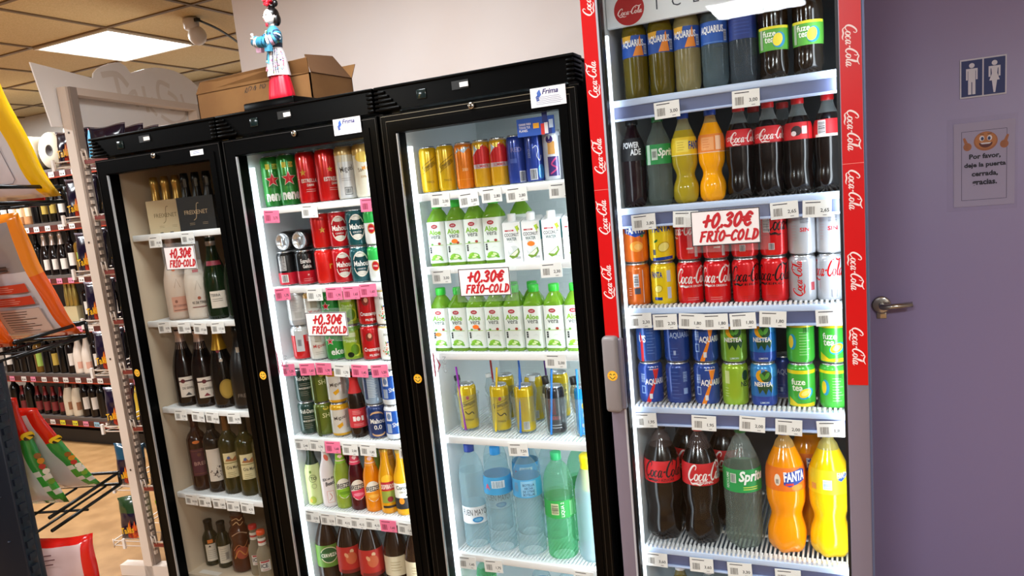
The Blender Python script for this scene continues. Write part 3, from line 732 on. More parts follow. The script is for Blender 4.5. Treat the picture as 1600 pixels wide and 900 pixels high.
can('deep_red', 'b90f16', lambda q: (q.ell(-.006, .078, .012, .014, '7a2a20', 16), q.ell(-.004, .082, .006, .008, 'd8a080', 12), q.text('Cruzcampo', .002, .036, .016, 'f2ece6', w=.060, bold=.05), q.text('PILSEN', .004, .018, .007, 'f2ece6', w=.030)))
def dots(q):
    r = random.Random(5); q.text('Alhambra', 0, .086, .008, '6a6a66', w=.036)
    for i in range(46): q.ell(r.uniform(-.026, .026), r.uniform(.014, .062), r.uniform(.0014, .003), r.uniform(.0014, .003), r.choice(('3a9a4c', 'd8a02a', 'd85a2a', '2a6ab0', '8fae3a', 'c8902a')), 8)
can('dotted', 'e9e7de', dots, zones=[(.103, .115, 'c9b070')])
can('dark_green', '1d3a33', lambda q: (q.text('Voll-Damm', .0, .084, .014, 'e4e6de', w=.056, bold=.05), q.lines(0, .066, .036, 2, .006, 'a9b0a6', .0012), q.text('MARZENBIER', 0, .050, .006, 'e4e6de', w=.042), q.lines(0, .038, .036, 3, .006, '8d968c', .001)), zones=[(.099, .115, '23403a')])
can('olive', '5f6e22', lambda q: (q.text('SH', .006, .072, .016, 'd8d8a0', w=.024), q.rect(-.03, .0, -.016, .10, '3f4c16'), q.ell(.008, .096, .010, .006, 'c8b83a')))
can('yellow_white', 'd9d6cc', lambda q: (q.text('Miguel', -.002, .066, .016, '3a3633', w=.042, rot=.15), q.poly([(-.016, .040), (.004, .052), (.006, .040), (-.008, .030)], 'd8a01e'), q.barcode(.022, .06, .012, .06, '9a968c')), zones=[(.094, .115, 'dba51e'), (0, .014, 'dba51e')])
can('navy_gold', '1a3468', lambda q: (q.ell(0, .082, .022, .012, 'd3a878', 20), q.ell(0, .078, .022, .010, '1a3468', 20), q.text('Mahou', 0, .062, .016, 'f0ede4', w=.048, bold=.05), q.text('0,0', 0, .040, .017, 'f0ede4', w=.026, bold=.03), q.ell(0, .020, .022, .010, 'd3a878', 20), q.ell(0, .025, .022, .009, '1a3468', 20)))
can('pale_blue', '8fa6bb', lambda q: (q.lines(-.002, .100, .036, 14, .0055, 'dfe8ee', .0015), q.rect(.020, .02, .034, .10, '22406e'), q.rect(-.034, .02, -.022, .10, '22406e')), zones=[(.10, .115, '2a4468')])
can('blue_white', '1f52a4', lambda q: (q.text('Shandy', .012, .055, .018, 'e6ecf2', w=.046, rot=.25, shear=.2), q.rect(-.030, .066, -.010, .096, 'dfe4ea'), q.ell(-.020, .081, .007, .010, '6f86ac'), q.rect(-.030, .026, -.014, .056, '9db2cc')), zones=[(.099, .115, 'e6e8ea'), (0, .022, 'd5dade')])
# water cooler top row
can('slim_yellow', 'e6b90f', lambda q: (q.text('Schweppes', 0, .080, .017, '3a2a10', w=.044, rot=.55), q.line([(-.022, .058), (.022, .086)], .0012, '3a2a10'), q.line([(-.022, .078), (.022, .106)], .0012, '3a2a10'), q.text('TONICA', 0, .034, .006, '6a4a10', w=.022)), SH, SR)
can('slim_orange', 'f08312', lambda q: (q.poly([(-.03, .104), (-.012, .112), (.0, .104), (.014, .118), (.03, .110), (.03, .130), (-.03, .130)], 'b9cbd8'), q.text('350', 0, .058, .008, 'ffd9a0'), q.rect(-.028, .03, .028, .031, 'ffb04a')), SH, SR)
def rbull(q):
    q.poly([(-.032, .090), (-.032, .130), (.032, .130), (.032, .108), (.012, .126), (-.010, .108)], 'b9d3e4'); q.poly([(-.03, .066), (-.03, .090), (-.008, .112), (.010, .122), (.032, .100), (.032, .066)], 'd01c22')
    q.rect(-.03, .056, .03, .068, 'c9b9c0'); q.text('SUMMER', 0, .062, .008, 'b52a30', w=.036); q.rect(-.012, .110, -.002, .122, 'e8d04a')
can('slim_mix', 'e0a818', rbull, SH, SR)
can('slim_blue', '24409a', lambda q: (q.text('RED', 0, .096, .012, '8a86b8', w=.03), q.rect(-.02, .060, .0, .072, '4a62b4'), q.barcode(.014, .022, .016, .026, bg='dfe4ee')), SH, SR)
can('slim_blue2', '1f3c98', lambda q: (q.line(smooth_path([(-.004, .094), (.006, .100), (.010, .088), (.006, .072), (.014, .060), (.018, .074)], 4), .0022, 'cfd8ea'), q.text('ZERO', -.016, .080, .007, '8fa0d0', rot=1.57), q.barcode(-.006, .024, .018, .026, bg='dfe4ee'), q.ell(.016, .030, .010, .02, '2f7ac0')), SH, SR)
can('slim_silver', 'b9bcc4', lambda q: (q.rect(-.014, .072, .006, .106, 'c08a4a'), q.ell(-.008, .112, .010, .010, '3b2a70'), q.rect(-.016, .014, .014, .066, '3a2a62'), q.line(smooth_path([(-.01, .02), (.008, .034), (-.006, .046), (.008, .062)], 4), .004, 'b03a6a'), q.rect(.018, .0, .024, .12, '5a5c66')), SH, SR)
can('slim_black', '1d2030', lambda q: (q.rect(-.024, .02, -.012, .120, 'b5b8c4'), q.barcode(-.004, .035, .012, .03, '8890a8'), q.rect(.010, .05, .018, .11, '3a4a8a')), SH, SR)
can('mid_yellow', 'd8b80e', lambda q: (q.ell(0, .104, .005, .006, 'c23a5a'), q.line([(-.024, .086), (.024, .102)], .001, '2a2410'), q.text('Schweppes', 0, .084, .018, '2a2410', w=.050, rot=.25), q.line([(-.024, .064), (.024, .078)], .001, '2a2410'), q.line(smooth_path([(-.012, .062), (-.002, .052), (.010, .058), (.016, .050)], 4), .003, '2a2410'), q.text('TONICA', 0, .034, .006, '2a2410', w=.026)), LH, LR)
can('mid_yellow_b', 'd8b80e', lambda q: (q.lines(-.002, .112, .022, 9, .006, 'a8880c', .001), q.barcode(.0, .024, .016, .022, '8a8a8a', bg='d8d8d4')), LH, LR)
can('mid_dark', '26262b', lambda q: (q.rect(-.022, .062, .0, .110, '6a2a34'), q.text('ENERGY', -.004, .052, .011, 'd05a64', w=.036), q.rect(.006, .02, .020, .11, '0f0f12'), q.lines(.0, .030, .03, 2, .008, 'c9c9cc', .002)), LH, LR)
can('mid_blue', '1f9ad6', lambda q: (q.ell(-.004, .092, .006, .010, 'e2c02a'), q.line([(-.004, .084), (-.006, .060)], .003, 'e9eef2'), q.text('BE', -.002, .034, .010, 'e8d8b0', w=.020), q.text('LIME', 0, .018, .007, 'b8e0f2')), LH, LR)
# red-striped cooler cans
def fanta(base, blk):
    def a(q):
        q.poly([(-.030, .082), (-.030, .100), (.030, .104), (.030, .076), (.0, .070)], '1f4aa8' if not blk else base)
        q.text('FANTA', 0, .089, .019, 'f4f4f4' if not blk else '1a3f98', w=.050, bold=.07, rot=.05)
        if blk:
            q.ell(.004, .040, .017, .013, 'c9a80a', 18, .5); q.ell(.004, .040, .014, .0105, 'f8ea80', 18, .5); q.ell(-.016, .056, .006, .003, '2f7a34', 10, .6); q.poly([(-.028, .012), (.028, .016), (.028, .008), (-.028, .004)], '1a3f98')
            q.rect(-.026, .020, -.018, .034, '1c1a1a')
        else: q.ell(.002, .045, .018, .014, 'f5a03a'); q.ell(.006, .044, .010, .008, 'f7bb62'); q.ell(.018, .072, .005, .004, '2f7a34')
    return a
def fback(base, d):
    return lambda q: (q.barcode(-.004, .070, .012, .030, vert=False, bg='dcdce0'), q.rect(-.010, .034, .006, .050, '4a4a55'), q.rect(-.026, .02, -.014, .095, d), q.lines(-.02, .05, .012, 4, .006, 'e8d8c8', .001), q.line([(.014, .01), (.014, .098)], .0012, 'f0e8e0'))
can('fruit_orange', 'e06a10', fanta('e06a10', False)); can('fruit_orange_b', 'd2620f', fback('d2620f', 'c2500c'))
can('fruit_yellow', 'f0d010', fanta('f0d010', True)); can('fruit_yellow_b', 'f0d010', lambda q: (q.text('FANTA', -.020, .083, .016, '1a3f98', w=.034, bold=.07), q.ell(-.016, .046, .013, .010, 'c9a80a', 16, .5), q.ell(-.016, .046, .010, .008, 'f8ea80', 16, .5), q.rect(-.028, .016, -.006, .024, '1a3f98'), q.rect(.008, .064, .018, .094, 'c8d0e0'), q.rect(.008, .02, .018, .05, 'c8d0e0')))
CR = 'd60d16'
def coke(c, off, sub): return lambda q: (q.script(off, .074, .098, c, h=.040), q.text(sub, off + .004, .050, .0055, c, w=.052), q.lines(off, .020, .03, 2, .005, 'e8a0a0' if c != '120a0a' else 'a80c14', .001))
can('cola_red', CR, coke('f6efec', .006, 'SABOR ORIGINAL')); can('cola_red_b', CR, coke('f6efec', -.004, 'SABOR ORIGINAL'))
can('cola_zero', CR, coke('120a0a', .004, 'ZERO')); can('cola_zero_b', CR, coke('120a0a', -.008, 'ZERO'))
can('cola_red_up', CR, lambda q: (q.script(-.018, .082, .09, 'f0d8d4', h=.036), q.rect(-.006, .030, .010, .034, 'f0d8d4'), q.rect(.014, .010, .022, .040, 'c8b8b8')))
can('cola_zero_up', CR, lambda q: (q.script(.030, .084, .10, '120a0a', h=.046), q.barcode(-.018, .078, .016, .030, vert=False, bg='dcd0d4'), q.barcode(-.006, .026, .012, .014, bg='dcd0d4'), q.rect(-.03, .054, .03, .055, '8e0a10')))
can('cola_silver', 'b3b6bd', lambda q: (q.script(-.012, .058, .090, CR, rot=math.pi / 2, h=.024), q.rect(.018, .03, .028, .05, 'a8404a'), q.lines(.014, .09, .014, 5, .006, 'a9adb6', .001)))
can('cola_silver_b', 'b3b6bd', lambda q: (q.script(-.014, .080, .085, CR, h=.040), q.lines(-.022, .096, .016, 6, .005, 'a9adb6', .001), q.barcode(.008, .022, .016, .018, '8a8a92')))
can('cola_silver_up', 'b6b9c0', lambda q: (q.barcode(.006, .090, .020, .026, '7d8088', vert=False), q.text('SIN', .006, .062, .010, 'd2202c', w=.022, bold=.06), q.lines(-.018, .100, .012, 10, .007, 'd79aa2', .0012), q.lines(-.018, .100, .012, 10, .007, 'a9adb6', .0006)))
def aqua(stripe, off=0, bar=True):
    def a(q):
        if stripe: q.poly([(-.016, .006), (-.004, .006), (.024, .098), (.006, .098), (.010, .070)], stripe)
        q.text('AQUARIUS', .018 + off, .062, .019, 'eef2f8', w=.068, bold=.07)
        q.rect(-.004, .096, .022, .104, 'dfe4ea')
        if bar: q.barcode(-.022, .074, .012, .026, 'a8c0e8', vert=False); q.rect(-.028, .030, -.016, .052, '8fb0e0'); q.rect(-.026, .033, -.018, .049, '2a4a9a')
        q.rect(-.006, .016, .002, .030, 'dfe4ea')
    return a
can('aqua_red', '1f46a0', aqua('d8242c')); can('aqua_red_b', '24509e', lambda q: (q.text('US', -.018, .066, .020, 'eef2f8', w=.020, bold=.07), q.poly([(-.024, .004), (-.016, .004), (-.016, .06), (-.024, .085)], 'd8242c'), q.lines(.006, .090, .024, 9, .008, '5a86cc', .0014)))
can('aqua_blue', '1d3f8c', lambda q: (q.text('AQUARIUS', .014, .074, .018, '9db4dc', w=.066, bold=.05), q.lines(-.004, .040, .03, 4, .008, '3a62ae', .0014), q.rect(-.010, .022, -.004, .034, '9db4dc')))
can('aqua_blue_b', '1d3f8c', lambda q: (q.lines(-.006, .090, .026, 8, .010, '4a70b8', .0014), q.barcode(.018, .078, .012, .03, '8fb0e0', vert=False), q.rect(.012, .030, .024, .046, '8fb0e0')))
can('aqua_orange', '1f4596', aqua('f08a1c'))
def nest(base, dk): return lambda q: (q.ell(-.002, .084, .018, .017, 'e0a41c', 18), q.ell(.006, .082, .014, .015, dk, 18), q.ell(-.004, .082, .005, .010, '4f9a34', 10, .5), q.ell(.008, .084, .005, .010, '4f9a34', 10, -.5), q.poly([(-.018, .060), (.024, .060), (.018, .038), (.010, .050), (.004, .034), (-.004, .048), (-.012, .036)], dk), q.text('NESTEA', -.002, .062, .012, 'f2f4ee', w=.044, bold=.06), q.text('LIMON', 0, .014, .005, 'cfe4f0'))
can('tea_blue', '1668b4', nest('1668b4', '1c4a2c'), zones=[(.08, .115, '2f86c8'), (0, .03, '1a3f9a')]); can('tea_green', '76a82c', nest('76a82c', '1f4a20')); can('tea_green_b', '93b82a', lambda q: (q.text('NES', .026, .060, .014, '1c3a18', w=.022, bold=.05), q.ell(.028, .082, .010, .014, '1f4a20', 14), q.rect(-.026, .062, -.014, .096, 'c8d890'), q.lines(-.020, .05, .014, 4, .007, 'd8e4a8', .001)))
def fuze(off): return lambda q: (q.text('fuze', -.008 + off, .070, .016, 'e9f4e4', w=.034, bold=.05), q.text('tea', -.010 + off, .054, .015, 'e9f4e4', w=.026, bold=.05), q.ell(.010 + off, .040, .020, .013, '1f9fc8', 20, .5), q.ell(.008 + off, .041, .016, .0105, 'f0d42a', 18, .5), q.ell(.008 + off, .041, .010, .006, 'f6e67a', 14, .5), q.poly([(-.032, .008), (.034, .006), (.034, .016), (-.010, .014), (-.032, .030)], 'e8d020'))
can('fuze', '3fae3a', fuze(0), zones=[(.090, .100, 'e8d820')]); can('fuze_b', '43b03c', lambda q: (q.ell(-.020, .056, .010, .020, '1f9fc8', 16), q.ell(-.024, .056, .007, .016, 'f0d42a', 16), q.lines(.010, .080, .026, 9, .007, 'a9e0a0', .0012), q.barcode(.014, .085, .016, .014, '2a6a2a')), zones=[(.092, .100, 'e8d820')])

# ---------------------------------------------------------------- bottles
def bottle(kind, prof, mf, cap=None, label=None, art=None, name='drink_bottle', n=24, ink=PAPER, extra=None, sq=None, cat='bottle', capname='cap', lob=None):
    zs = [p[1] for p in prof]
    def rr(z):
        for (r0, z0), (r1, z1) in zip(prof, prof[1:]):
            if z0 <= z <= z1 and z1 > z0: return r0 + (r1 - r0) * (z - z0) / (z1 - z0)
        return prof[-1][0]
    def fn():
        r = root(name); MB().lathe(prof, mf, 40 if lob else n, sq=sq, lob=lob).build('bottle_body', r)
        if cap:
            c = MB(); top = prof[-1][1]; cr, c0, c1, cm = cap
            if isinstance(cr, tuple): c.lathe(cr, cm, 20)
            else: c.lathe([(cr * .98, c0), (cr, c0 + .001), (cr, c1 - .002), (cr * .9, c1), (0, c1)], cm, 20)
            c.build(capname, r)
        if label or art:
            l = MB(); f = wrap(lambda z: rr(z) + .0006)
            if label:
                z0, z1, m = label[:3]
                if len(label) > 3:      # front label of limited width
                    Art(ink).rect(-label[3] / 2, z0, label[3] / 2, z1, m).put(l, f, .006, tstep=.008)
                else:
                    k = max(2, int((z1 - z0) / .008)); pf = [(rr(z0 + (z1 - z0) * i / k) + .0006, z0 + (z1 - z0) * i / k) for i in range(k + 1)]
                    l.lathe(pf, ink(m) if isinstance(m, str) else m, n, sq=sq)
            if art:
                a = Art(ink); art(a); R_ = rr((label[0] + label[1]) / 2 if label else zs[len(zs) // 2])
                a.put(l, f, .005, .0005, lim=(-R_ * 2.6, R_ * 2.6), tstep=.008)
            l.build('label', r)
        if extra: extra(r)
        return r
    reg(kind, fn, cat)
PET = clear('dfe9ea', .10, .08, 'eef4f4')
def fill(liq, z, top=PET): return lambda q: liq if q < z else top
def glossy(h): return pr(h, .12, 0, .12, spec=.35)
COLA = pr('0b0403', .16)
def petprof(H, R, waist=.0, wz=.42, neck=.0125, low=.55):
    """bottle profile with petal foot, optional waist"""
    p = [(R * .55, 0), (R * .82, .003), (R * .97, H * .05)]
    for i in range(1, 19):
        t = i / 18; z = H * (.05 + .60 * t)
        w = waist * math.exp(-((t - wz) / .14) ** 2); p.append((R * (1 - w), z))
    sh = [(.98, .675), (.92, .715), (.81, .76), (.66, .81), (.52, .855), (.43, .895)]
    p += [(max(R * a, neck * 1.05), H * b) for a, b in sh] + [(neck, H * .925), (neck, H * .97)]
    return p
H5, R5 = .226, .0325
def cap5(c, H=H5, r=.0145): return (r, H * .935, H, pr(c, .35))
P5 = petprof(H5, R5, .10, .38)
bottle('cola_s', P5, fill(COLA, .185), cap5('c80f18'), (.128, .168, 'c70f1c'), lambda q: (q.script(.012, .147, .075, 'f2e2e0', h=.026), q.text('COOL', -.024, .147, .010, 'e8c8c4', w=.022, rot=.2), q.rect(-.05, .1285, .05, .1297, '7a0a10')), lob=(.030, .20))
bottle('cola_s2', P5, fill(COLA, .185), cap5('c80f18'), (.128, .168, 'c2101c'), lambda q: (q.ell(-.004, .148, .012, .012, '2a0d10', 12), q.ell(-.010, .142, .006, .006, 'e0d0d0', 10), q.rect(.008, .140, .020, .158, 'd8b8b8'), q.rect(.022, .128, .024, .168, '7a0a10')), lob=(.030, .20))
bottle('cola_s3', P5, fill(COLA, .185), cap5('c80f18'), (.128, .168, 'cc1220'), lambda q: (q.barcode(-.014, .150, .016, .028, vert=False, bg='dcd4d6'), q.rect(-.030, .128, .034, .134, 'e8d8d4')), lob=(.030, .20))
bottle('sport_dark', petprof(H5, .031, .05, .3), glossy('1c0a10'), cap5('14161c', r=.016), (.120, .178, '15161c'), lambda q: (q.text('POWER', -.006, .160, .016, 'e4e6ea', w=.044, bold=.07), q.text('ADE', .006, .142, .016, 'e4e6ea', w=.028, bold=.07)), lob=(.030, .20))
SPR = clear('8f9a92', .28, .1, 'cfdcd4')
bottle('lime_s', petprof(H5, R5, .07, .4), SPR, cap5('1b6a34'), (.105, .155, '1d8f43'), lambda q: (q.text('Sprite', .022, .132, .026, 'eef6ee', w=.050, bold=.07, shear=.2), q.rect(-.020, .116, -.004, .144, 'c8d8c8'), q.barcode(-.012, .130, .012, .016), q.rect(-.036, .105, -.024, .155, 'bfe0c8')), lob=(.030, .20))
PF = petprof(H5, R5, .30, .44)
bottle('lemon_s', PF, fill(glossy('b09a22'), .185, clear('d8d4a0', .3, .1)), cap5('1f48b4'), (.120, .165, 'ecc814'), lambda q: (q.rect(-.022, .128, .010, .158, 'f2da50'), q.lines(-.006, .152, .024, 4, .006, 'b89a10', .0012), q.text('FANTA', .030, .144, .020, '1f3f98', w=.038, bold=.07), q.rect(-.05, .120, .05, .1215, 'f6efc0')), lob=(.030, .20))
bottle('orange_s', PF, fill(glossy('ffab08'), .190, clear('f0c880', .35, .1)), cap5('1f48b4'), (.120, .165, 'f0862a'), lambda q: (q.rect(-.026, .126, .006, .158, 'f2a868'), q.lines(-.010, .152, .024, 4, .006, 'e07a3a', .0014), q.rect(.010, .126, .024, .160, 'f6c8a0'), q.rect(-.05, .120, .05, .1215, 'f6dcc0')), lob=(.030, .20))
AQ = petprof(H5, .032, .03, .2)
def aqart(tri): return lambda q: ((q.poly([(-.006, .108), (.014, .157), (.022, .108)], 'e88a2a'), q.poly([(-.036, .142), (-.012, .142), (-.008, .158), (-.036, .158)], 'e0a82a')) if tri else q.rect(-.03, .108, .03, .110, '5a8ad0'), q.text('AQUARIUS', -.006, .138, .020, 'eef2f8', w=.058, bold=.07), q.barcode(.028, .124, .008, .022, vert=False, bg='c9d4e6'))
AQP = petprof(H5 + .02, .032, .03, .2)
bottle('sport_amber', AQP, fill(glossy('5f5212'), .20, clear('8a7a30', .5, .1)), cap5('e9e9ee', H5 + .02), (.106, .158, '2050a8'), aqart(True), lob=(.030, .20))
bottle('sport_pale', AQP, fill(clear('a09464', .62, .15), .20), cap5('e9e9ee', H5 + .02), (.106, .158, '2050a8'), aqart(True), lob=(.030, .20))
bottle('sport_clear', AQP, fill(clear('7f949c', .30, .10, 'b9ccd6'), .20), cap5('e9e9ee', H5 + .02), (.106, .158, '1f55ae'), aqart(False), lob=(.030, .20))
bottle('sport_navy', AQP, clear('66727c', .30, .10, '9aa8b4'), cap5('e9e9ee', H5 + .02), (.106, .158, '1b327c'), lambda q: q.lines(0, .15, .04, 5, .008, '26408e', .003), lob=(.030, .20))
bottle('tea_s', petprof(H5 + .01, .0335, .05, .3), glossy('1a1008'), cap5('3a9a2a', H5 + .01), (.068, .122, '58a83a'), lambda q: (q.text('fuze', -.010, .106, .014, 'eef6e4', w=.030, bold=.05), q.text('tea', -.010, .092, .013, 'eef6e4', w=.022, bold=.05), q.ell(.012, .090, .015, .018, '1f90c0', 18, -.3), q.ell(.009, .091, .011, .015, 'f0dc3a', 18, -.3), q.rect(-.04, .116, .04, .122, 'e0d428'), q.rect(-.034, .072, -.026, .116, 'a8b8a0')), lob=(.030, .20))
H15, R15 = .335, .049
P15 = petprof(H15, R15, .13, .36, .0135)
bottle('cola_l', P15, fill(COLA, .275, clear('6a5a58', .35, .08)), (.0155, .318, .340, pr('c80f18', .35)), (.175, .236, 'c60f1a'), lambda q: (q.script(.018, .208, .115, 'f2e8e6', h=.046), q.text('ORIGINAL', .012, .184, .008, 'f2e8e6', w=.046, bold=.04), q.barcode(.058, .205, .012, .03, vert=False, bg='c8c0c4')), lob=(.042, .20))
bottle('cola_zero_l', P15, fill(COLA, .275, clear('6a5a58', .35, .08)), (.0155, .318, .340, pr('17120f', .35)), (.175, .236, 'c9101c'), lambda q: (q.script(0, .210, .115, '140808', h=.046), q.text('ZERO AZUCAR', 0, .183, .008, '5a0a10', w=.066, bold=.04)), lob=(.042, .20))
bottle('lime_l', petprof(H15, R15, .06, .4), fill(SPR, .262, clear('b9c8c2', .22, .1)), (.0155, .318, .340, pr('1b7a3a', .35)), (.165, .228, '1f9a4c'), lambda q: (q.text('Sprite', .028, .206, .038, 'f2f8f2', w=.074, bold=.08, shear=.2), q.barcode(-.024, .204, .014, .022, bg='cfe0d0'), q.lines(.022, .180, .04, 2, .006, 'd8e85a', .002), q.text('RECICLAME', -.040, .196, .008, 'e0f0e0', rot=1.57, w=.044)), lob=(.042, .20))
PF15 = petprof(H15, R15, .22, .42, .0135)
bottle('orange_l', PF15, fill(glossy('ff9a04'), .280, clear('f0c070', .45, .1)), (.0155, .318, .340, pr('1f48b4', .35)), (.178, .240, 'ee7414'), lambda q: (q.poly([(-.004, .196), (.010, .190), (.052, .204), (.054, .232), (.040, .236), (-.004, .226)], '1f45a4'), q.text('FANTA', .024, .218, .026, 'f6f6f6', w=.056, bold=.08, rot=.05), q.ell(-.020, .208, .008, .016, 'f2e0cc'), q.barcode(-.020, .204, .008, .012), q.rect(.000, .194, .020, .200, 'd8342c'), q.ell(.030, .188, .016, .008, 'f6962e')), lob=(.042, .20))
bottle('lemon_l', PF15, fill(glossy('f2cc0c'), .280, clear('f0e080', .45, .1)), (.0155, .318, .340, pr('1f48b4', .35)), (.178, .240, 'f6d60c'), lambda q: (q.barcode(-.004, .204, .018, .022, '5a86c0', vert=False, bg='e8ecf0'), q.poly([(.020, .218), (.040, .232), (.052, .230), (.030, .212)], '1f55b4'), q.text('FANTA', .034, .228, .014, 'f6f6f6', w=.030, bold=.06), q.rect(-.046, .188, -.032, .204, 'e8a050')), lob=(.042, .20))
WAT = clear('c6dde4', .22, .10, 'e6f2f5'); WAT2 = clear('cfe6ee', .10, .10, 'f0f8fa')
def waterprof(H, R): 
    p = [(R * .7, 0), (R * .97, .006)]
    for i in range(18):
        z = .012 + (H * .70 - .012) * i / 17; p.append((R * (1 - (.018 if i % 2 else 0)), z))
    return p + [(R * .95, H * .75), (R * .82, H * .82), (R * .6, H * .88), (.0155, H * .925), (.0135, H * .97)]
bottle('water_tall', waterprof(.335, .041), fill(WAT, .255, WAT2), (.0165, .312, .337, pr('1c3f9c', .35)), (.085, .140, 'e4e8ec'), lambda q: (q.text('FUEN MAYOR', .002, .122, .020, '3a4248', w=.092, bold=.0), q.ell(.006, .098, .018, .009, '2a86c4', 18), q.ell(.006, .098, .012, .005, '6ab4e0', 14)))
bottle('water_blue', waterprof(.330, .045), fill(WAT, .250, WAT2), (.0165, .308, .332, pr('1f90dc', .35)), (.190, .246, '3fa4dc'), lambda q: (q.barcode(.000, .224, .036, .020, '6a8ea8', bg='dcebf4'), q.text('A', -.036, .216, .018, 'e05070', bold=.06)))
bottle('water_blue_b', waterprof(.330, .045), fill(WAT, .250, WAT2), (.0165, .308, .332, pr('1f90dc', .35)), (.190, .246, '4aaae0'), lambda q: (q.rect(-.020, .194, .028, .242, '8cc8ea'), q.text('BOTELLA', .004, .230, .008, '1f4a7a', w=.036, bold=.05), q.text('HECHA', .004, .220, .008, '1f4a7a', w=.026, bold=.05), q.text('DE OTRAS', .004, .210, .008, '1f4a7a', w=.036, bold=.05), q.text('BOTELLAS', .004, .200, .008, '1f4a7a', w=.036, bold=.05), q.barcode(-.036, .224, .014, .03, '7a9ab4', vert=False)))
GRW = clear('7fd6a4', .30, .10, 'b4ecca')
bottle('water_green', waterprof(.325, .046), fill(GRW, .200, clear('a8e0c0', .18, .1, 'd0f2e0')), (.0165, .305, .328, pr('35c27c', .35)), (.135, .190, '2fae50'), lambda q: (q.barcode(-.016, .164, .020, .030, vert=False, bg='d4dcae'), q.text('LIQUA 2', .008, .163, .012, 'e6f4e6', w=.046, rot=1.57, bold=.05), q.rect(.030, .140, .044, .186, '7fd08a')))
bottle('water_cone', petprof(.33, .043, .0, .3), clear('b9d3da', .35, .2, 'dcebf0'), ((( .018, .215), (.0215, .22), (.0215, .295), (.020, .300), (.0225, .304), (.0225, .322), (.018, .327), (0, .328)), 0, 0, pr('f4dc10', .35)))
bottle('water_small', waterprof(.19, .032), fill(WAT, .15, WAT2), (.0155, .178, .196, pr('1f3f9c', .35)), (.09, .13, '9cc8e4'))
bottle('water_small_g', waterprof(.19, .032), fill(GRW, .15), (.0155, .178, .196, pr('2fae50', .35)), (.09, .13, '5fc07a'))
bottle('water_small_b', waterprof(.19, .032), fill(WAT, .15, WAT2), (.0155, .178, .196, pr('2f90cc', .35)), (.09, .13, '6ab4e0'))
# green square bottles
ALC = clear('8cc038', .50, .10, 'c8ec80')
AP = [(.026, 0), (.0285, .004), (.0285, .128), (.0284, .134), (.0275, .142), (.0250, .151), (.0200, .160), (.0150, .166), (.0135, .169), (.0135, .178)]
def aloe(name_, sticker=None):
    def ex(r):
        l = MB(); k = 7; pf = [(.0293, .010 + .122 * i / k) for i in range(k + 1)]; l.lathe(pf, PAPER('e2e9e4'), 32, sq=lambda z: 1.0)
        a = Art(PAPER); a.ell(0, .118, .0105, .006, 'a81c2c', 20); a.text('ALEO', 0, .118, .0045, 'e8d0d0', w=.012, bold=.04)
        a.text('Aloe', 0, .101, .015, '7fb81c', w=.040, bold=.06); a.text('vera', .001, .087, .010, '4a5450', w=.032, bold=.01)
        a.rect(-.025, .062, .025, .0635, '9cc43a'); a.ell(.012, .067, .005, .004, 'a03a34', 10); a.ell(-.012, .066, .004, .003, '5a9a3a', 8); a.rect(-.021, .040, -.0155, .058, '22282a'); a.rect(-.0205, .046, -.016, .047, 'd8dcd8'); a.rect(-.0205, .052, -.016, .053, 'd8dcd8')
        for x, y, rx, ry, c, t in ((-.008, .030, .010, .0045, '8ec63c', .4), (.006, .028, .012, .0055, '7ab830', -.3), (.000, .023, .012, .005, '9cd04a', .1), (.012, .022, .009, .004, '6aa828', -.5), (-.012, .022, .009, .004, '7ab830', .2), (.006, .028, .007, .003, 'd8ecb0', -.3), (.000, .023, .007, .0026, 'd8ecb0', .1)): a.ell(x, y, rx, ry, c, 14, t)
        a.line(smooth_path([(.0, .046), (.008, .050), (.016, .046)], 4), .0006, 'b4bcb8')
        if sticker: a.ell(sticker[0], sticker[1], .0105, .0065, 'ff7a1c', 16)
        a.put(l, flat((0, -.0295, 0), (1, 0, 0), (0, 0, 1), (0, -1, 0)), None, .0003); l.build('label', r)
    bottle(name_, AP, ALC, (.0155, .170, .191, pr('36c43c', .32)), None, None, n=32, extra=ex, sq=lambda z: max(0, min(1, (.150 - z) / .02)), name='aloe_bottle')
aloe('aloe'); aloe('aloe_o1', (.002, .072)); aloe('aloe_o2', (-.006, .052)); aloe('aloe_o3', (.002, .074))
bottle('aloe_back', AP, ALC, (.0155, .170, .191, pr('36c43c', .32)), (.010, .132, 'e2e9e4'), None, n=32, sq=lambda z: max(0, min(1, (.150 - z) / .02)), name='aloe_bottle')
